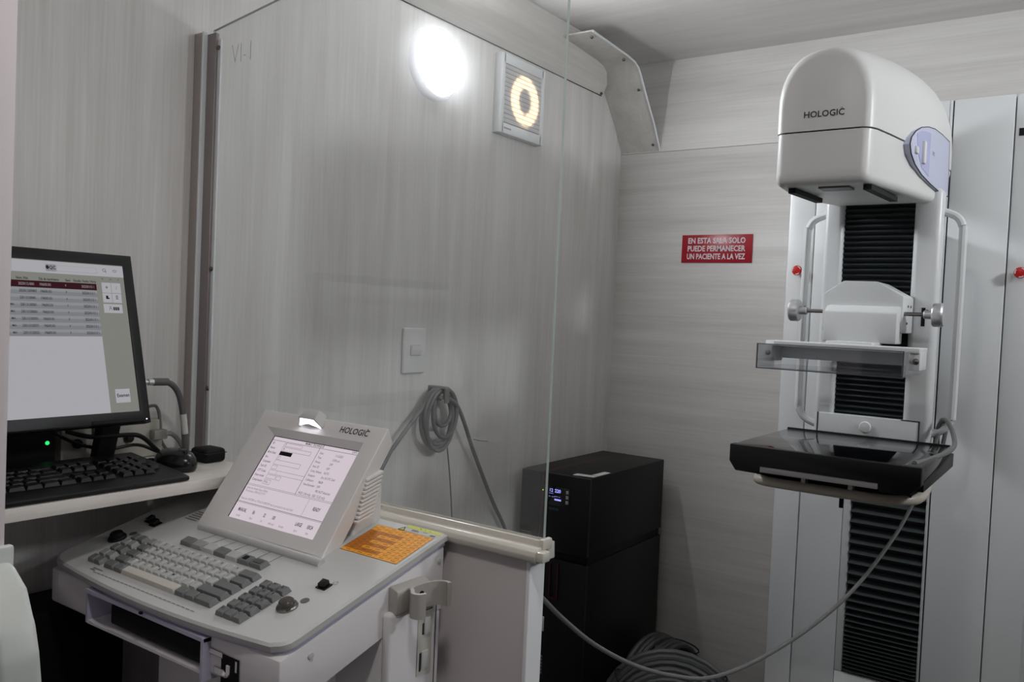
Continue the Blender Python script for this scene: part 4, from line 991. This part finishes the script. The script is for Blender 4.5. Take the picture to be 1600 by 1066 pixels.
fn = thing('exhaust_fan', 'square white extractor fan glowing orange on the side wall', 'fan', (0.0, 2.05, 1.978))
FY0, FY1, FZ0, FZ1 = 1.942, 2.168, 1.866, 2.092
def fframe(b):
    T = 0.026; a = 0.020; zb, zt = FZ0+0.030, FZ1-0.028
    bx(b, 0, T, FY0, FY0+a, FZ0, FZ1, 0.003); bx(b, 0, T, FY1-a, FY1, FZ0, FZ1, 0.003)
    bx(b, 0, T, FY0+0.01, FY1-0.01, FZ0, zb, 0.003); bx(b, 0, T, FY0+0.01, FY1-0.01, zt, FZ1, 0.003)
    bx(b, 0, 0.004, FY0, FY1, FZ0, FZ1)
ff = part('fan_frame', m_fan, fn, fframe)
ns = 13; zb, zt = FZ0+0.031, FZ1-0.029; pz = (zt-zb)/ns
def slatf(b):
    bx(b, 0.0222, 0.0245, FY0+0.019, FY1-0.019, -pz*0.36, pz*0.5, 0.0004, 1, 0)
    bx(b, 0.0218, 0.0226, FY0+0.019, FY1-0.019, -pz*0.5, -pz*0.36, 0, 1, 1)  # opaque grey strip paints the shadow edge between slats
slat = mesh_of('louvre_slat', [m_slat, mat('louvre_gap_shade', rgb(150, 147, 144), 0.7)], slatf, 0)
for i in range(ns): place(slat, 'louvre_slat', fn, (0, 0, zb+pz*(i+0.5)))
def glow(b):
    cy, cz, r0, r1 = 2.066, 1.978, 0.033, 0.072; N_ = 40
    A = [b.verts.new((0.0205, cy+r0*math.cos(2*math.pi*k/N_)*0.95, cz+r0*1.15*math.sin(2*math.pi*k/N_))) for k in range(N_)]
    B = [b.verts.new((0.0205, cy+r1*math.cos(2*math.pi*k/N_), cz+r1*math.sin(2*math.pi*k/N_))) for k in range(N_)]
    for k in range(N_): b.faces.new((A[k], A[(k+1) % N_], B[(k+1) % N_], B[k]))
part('duct_daylight', emit('duct_light', (1.0, 0.70, 0.42), 14.0, True), fn, glow, smooth=0)
part('duct_backing', mat('duct_grey', rgb(120, 118, 116), 0.7), fn, lambda b: bx(b, 0.004, 0.019, FY0+0.019, FY1-0.019, zb, zt))
part('fan_hub', mat('hub_grey', rgb(150, 150, 150), 0.6), fn, lambda b: bx(b, 0.019, 0.0208, 2.043, 2.089, 1.948, 2.008, 0.0005))
part('maker_mark', m_greyink, fn, lambda b: [bx(b, 0.026, 0.0264, FY0+0.022+i*0.006, FY0+0.026+i*0.006, FZ0+0.013, FZ0+0.018) for i in range(6)], smooth=0)

ls = thing('light_switch', 'white light switch plate with one small rocker on the wall', 'switch', (0, 1.642, 1.243))
part('switch_plate', mat('switch_white', rgb(226, 226, 224), 0.4), ls, lambda b: bx(b, 0, 0.009, 1.600, 1.684, 1.184, 1.302, 0.004, 3))
part('switch_rocker', mat('switch_white', 0), ls, lambda b: prism(b, [(0.008, 1.231), (0.0125, 1.231), (0.016, 1.256), (0.008, 1.256)], 1, 1.625, 1.663, 0.001))
part('rocker_gap', m_strip, ls, lambda b: bx(b, 0.0085, 0.0094, 1.624, 1.664, 1.230, 1.257))

sg = thing('wall_sign', 'small dark red sign with white Spanish lettering on the wall', 'sign', (0.38, YB, 1.6))
YS = YB-0.0065
part('sign_plate', m_red, sg, lambda b: bx(b, 0.256, 0.503, YS, YB-0.002, 1.5515, 1.6455, 0.0008))
def signtext(b):
    for i, (s, xs) in enumerate((('EN ESTA SALA SOLO', 1), ('PUEDE PERMANECER', 1), ('UN PACIENTE A LA VEZ', 1))):
        wtarget = (0.201, 0.203, 0.205)[i]
        tmp = new(); text(tmp, s, 0.0262, (0, 0, 0), (1, 0, 0), (0, 0, 1), bold=0.028)
        xsz = [v.co.x for v in tmp.verts]; ww = max(xsz)-min(xsz); tmp.free()
        text(b, s, 0.0262, ((0.278, 0.277, 0.2755)[i], YS-0.0006, 1.6245-i*0.0267), (1, 0, 0), (0, 0, 1), xs=wtarget/ww, bold=0.028)
part('sign_lettering', m_signw, sg, signtext, smooth=0, recalc=False)

# ================================================================== CABLE COIL ON THE WALL
ck = thing('wall_cable_coil', 'grey cable wound in a coil on a wall hook', 'cable', (0.02, 1.757, 1.06))
CY, CZ = 1.720, 1.060
def coil(b):
    pts = []
    random.seed(4)
    turns = [(0.064, 0.084, 0.018, 0.0), (0.070, 0.076, 0.030, 0.006), (0.056, 0.070, 0.040, -0.006), (0.066, 0.085, 0.024, 0.002), (0.060, 0.080, 0.045, 0.008), (0.036, 0.048, 0.034, 0.016)]
    for ti, (ry, rz, x, dy) in enumerate(turns):
        nx = turns[min(ti+1, len(turns)-1)]
        for k in range(24):
            t = k/24; a = math.pi/2+2*math.pi*t
            ry_, rz_, x_, dy_ = (ry+(nx[0]-ry)*t, rz+(nx[1]-rz)*t, x+(nx[2]-x)*t, dy+(nx[3]-dy)*t)
            pts.append((x_, CY+dy_-ry_*math.cos(a), CZ+(0.082-rz_)*0.9+rz_*math.sin(a)))
    tube(b, pts, 0.0056, 8)
part('coil_turns', m_cable, ck, coil)
part('lead_to_console', m_cable, ck, lambda b: tube(b, spline([(0.035, 1.720, 1.143), (0.034, 1.709, 1.141), (0.032, 1.683, 1.123), (0.03, 1.656, 1.095), (0.03, 1.61, 1.055), (0.03, 1.565, 1.014), (0.03, 1.532, 0.98), (0.03, 1.49, 0.90), (0.03, 1.47, 0.7), (0.03, 1.46, 0.3), (0.03, 1.46, 0.01)], 6), 0.0056, 8))
part('lead_to_floor', m_cable, ck, lambda b: tube(b, spline([(0.05, 1.700, 1.118), (0.05, 1.713, 1.122), (0.048, 1.754, 1.111), (0.044, 1.787, 1.089), (0.036, 1.828, 1.041), (0.028, 1.878, 0.968), (0.022, 1.933, 0.891), (0.02, 1.999, 0.793), (0.018, 2.074, 0.693), (0.018, 2.105, 0.60), (0.018, 2.11, 0.3), (0.018, 2.11, 0.02)], 6), 0.0056, 8))
part('hook', mat('hook_grey', rgb(120, 118, 114), 0.4), ck, lambda b: prism(b, [(0.0, 1.150), (0.058, 1.150), (0.062, 1.146), (0.062, 1.106), (0.058, 1.106), (0.058, 1.145), (0.006, 1.145), (0.006, 1.135), (0.0, 1.135)], 1, 1.709, 1.727, 0.001))

# ================================================================== UPS TOWER
u = thing('power_backup_tower', 'black backup power tower with small blue display in the corner', 'power supply', (0.15, 2.38, 0))
UX0, UX1, UY0, UY1 = 0.030, 0.268, 2.13, 2.633
m_ups = mat('ups_black', rgb(4, 4, 5), 0.45, spec=0.3, bump=0.15, bscale=900)
part('lower_cabinet', m_ups, u, lambda b: bx(b, UX0, UX1, UY0+0.012, UY1, 0.02, 0.625, 0.003))
part('upper_cabinet', m_ups, u, lambda b: bx(b, UX0, UX1, UY0+0.012, UY1, 0.648, 0.880, 0.003))
part('cabinet_gap', m_black2, u, lambda b: bx(b, UX0+0.006, UX1-0.006, UY0+0.02, UY1-0.006, 0.62, 0.65))
for x, y in ((0.05, 2.17), (0.25, 2.17), (0.05, 2.6), (0.25, 2.6)): part('foot', m_black2, u, lambda b: cyl(b, (x, y, 0), (x, y, 0.022), 0.015, 14))
fr_ = part('front_panel', m_black, u, [B(UX0, 0.100, UY0, UY0+0.014, 0.648, 0.879, 0.002), B(0.118, UX1, UY0, UY0+0.014, 0.648, 0.879, 0.002), B(UX0, 0.100, UY0, UY0+0.014, 0.02, 0.625, 0.002), B(0.118, UX1, UY0, UY0+0.014, 0.02, 0.625, 0.002)])
part('red_stripe', m_dred, u, [B(0.100, 0.103, UY0+0.002, UY0+0.013, 0.02, 0.878), B(0.115, 0.118, UY0+0.002, UY0+0.013, 0.02, 0.878), B(0.100, 0.104, UY0+0.012, UY1, 0.8796, 0.8804), B(0.114, 0.118, UY0+0.012, UY1, 0.8796, 0.8804)])
fr_ = fr_[1]
part('red_handle', m_dred, u, lambda b: (bx(b, 0.146, 0.150, UY0-0.004, UY0+0.002, 0.505, 0.612), bx(b, 0.173, 0.177, UY0-0.004, UY0+0.002, 0.505, 0.612), bx(b, 0.146, 0.177, UY0-0.004, UY0+0.002, 0.505, 0.509)))
lcd = part('lcd_window', m_gloss, fr_, lambda b: bx(b, 0.124, 0.205, UY0-0.0015, UY0+0.002, 0.785, 0.842, 0.001))
ub_ = emit('ups_blue', rgb(160, 160, 255), 1.1)
part('lcd_digits', ub_, lcd, lambda b: (text(b, '12', 0.014, (0.132, UY0-0.002, 0.829), (1, 0, 0), (0, 0, 1), bold=0.02), text(b, '220', 0.014, (0.152, UY0-0.002, 0.829), (1, 0, 0), (0, 0, 1), bold=0.03), text(b, '~ \u2014', 0.012, (0.131, UY0-0.002, 0.811), (1, 0, 0), (0, 0, 1)), text(b, '\u2014 -', 0.012, (0.152, UY0-0.002, 0.813), (1, 0, 0), (0, 0, 1)), quad(b, (0.132, UY0-0.002, 0.8195), (0.147, UY0-0.002, 0.8195), (0.147, UY0-0.002, 0.8205), (0.132, UY0-0.002, 0.8205)), quad(b, (0.152, UY0-0.002, 0.8005), (0.175, UY0-0.002, 0.8005), (0.175, UY0-0.002, 0.8055), (0.152, UY0-0.002, 0.8055))), smooth=0, recalc=False)
for z in (0.830, 0.815, 0.800):
    part('panel_button', m_strip, fr_, lambda b: bx(b, 0.191, 0.200, UY0-0.003, UY0, z-0.005, z+0.005, 0.001))
part('green_light', emit('led_green2', (0.4, 1.0, 0.1), 1.5), fr_, lambda b: lathe(b, (0.1085, UY0+0.001, 0.825), (0, -1, 0), [(0.0018, 0), (0.0018, 0.001)], 8))
part('brand_mark', mat('teal_ink', rgb(20, 70, 84), 0.5), fr_, lambda b: [bx(b, 0.134+i*0.0055, 0.138+i*0.0055, UY0-0.0005, UY0+0.002, 0.771, 0.777) for i in range(6)], smooth=0)
part('front_notice', m_greyink, fr_, lambda b: [bx(b, 0.036, 0.075-0.006*(i % 2), UY0-0.0004, UY0+0.002, 0.668+i*0.007, 0.6695+i*0.007) for i in range(4)], smooth=0)
part('paper_label', m_paper, u, lambda b: (quad(b, (0.196, 2.150, 0.8806), (0.262, 2.163, 0.8806), (0.262, 2.19, 0.8806), (0.196, 2.182, 0.8806)), quad(b, (0.238, 2.192, 0.8806), (0.262, 2.192, 0.8806), (0.262, 2.268, 0.8806), (0.240, 2.268, 0.8806))), smooth=0, recalc=False)
part('white_tag', m_paper, fr_, lambda b: bx(b, 0.122, 0.134, UY0-0.001, UY0+0.002, 0.40, 0.445, 0.001))
part('vertical_mark', m_greyink, fr_, lambda b: [bx(b, 0.127, 0.133, UY0-0.0006, UY0+0.002, 0.27+i*0.010, 0.277+i*0.010) for i in range(6)], smooth=0)

# ================================================================== COILS ON THE FLOOR + DROOPING CABLE
def hose_coil(name, label, cen, ax, R, nr, pitch, r, rshrink=0.0, loc=None, ph=0.0):
    t_ = thing(name, label, 'hose', (cen[0], cen[1], 0), 'hose coils on the floor by the black tower')
    a = Vector(ax).normalized(); s = a.cross(Vector((0, 0, 1))).normalized(); up = s.cross(a)
    def f(b):
        pts = []
        for k in range(nr*28+1):
            t = 2*math.pi*k/28+ph; f_ = k/(nr*28)-0.5
            w = 0.005*math.sin(t*0.37)
            rr = R-rshrink*(k/28)-r
            pts.append(Vector(cen)+a*(f_*pitch*nr+w)+s*rr*math.cos(t)+up*rr*math.sin(t)*1.0)
        tube(b, pts, r, 8)
    part('hose_turns', m_cable2, t_, f)
    def tie(q):
        def f(b):
            rm = R-r-rshrink*nr/2
            rad = (s*math.cos(q)+up*math.sin(q)); cc = Vector(cen)+rad*rm
            L_ = pitch*nr/2+r*1.25; Dp = r*1.25+rshrink*nr/2
            tube(b, [cc+a*L_*math.cos(k*math.pi/8)+rad*Dp*math.sin(k*math.pi/8) for k in range(16)], 0.0022, 6, closed=True)
        return f
    part('cable_tie', m_black2, t_, [tie(0.7), tie(2.3)])
hose_coil('hose_coil', 'dark grey hose coil standing upright against the black tower', (0.368, 2.48, 0.172), (1, -0.15, 0.0), 0.170, 6, 0.0185, 0.0095, 0.002)
hose_coil('hose_coil', 'dark grey hose coil standing in front of the other coil', (0.535, 2.185, 0.214), (0.40, -1, 0.0), 0.212, 7, 0.012, 0.0095, 0.012)
dc = [(0.60, 1.05, 0.99), (0.70, 1.045, 0.975), (0.785, 1.045, 0.945), (0.808, 1.05, 0.93), (0.809, 1.11, 0.883), (0.818, 1.2, 0.818), (0.84, 1.3, 0.759), (0.863, 1.41, 0.711), (0.897, 1.51, 0.684), (0.941, 1.63, 0.690), (1.007, 1.735, 0.739), (1.069, 1.82, 0.81), (1.121, 1.9, 0.904), (1.146, 1.95, 0.968), (1.163, 1.98, 1.027), (1.175, 2.005, 1.085), (1.183, 2.025, 1.13)]
cab('drooping_cable', 'long grey cable drooping from the glass screen to the x-ray machine', m_cable, dc, 0.0039, None, 6)
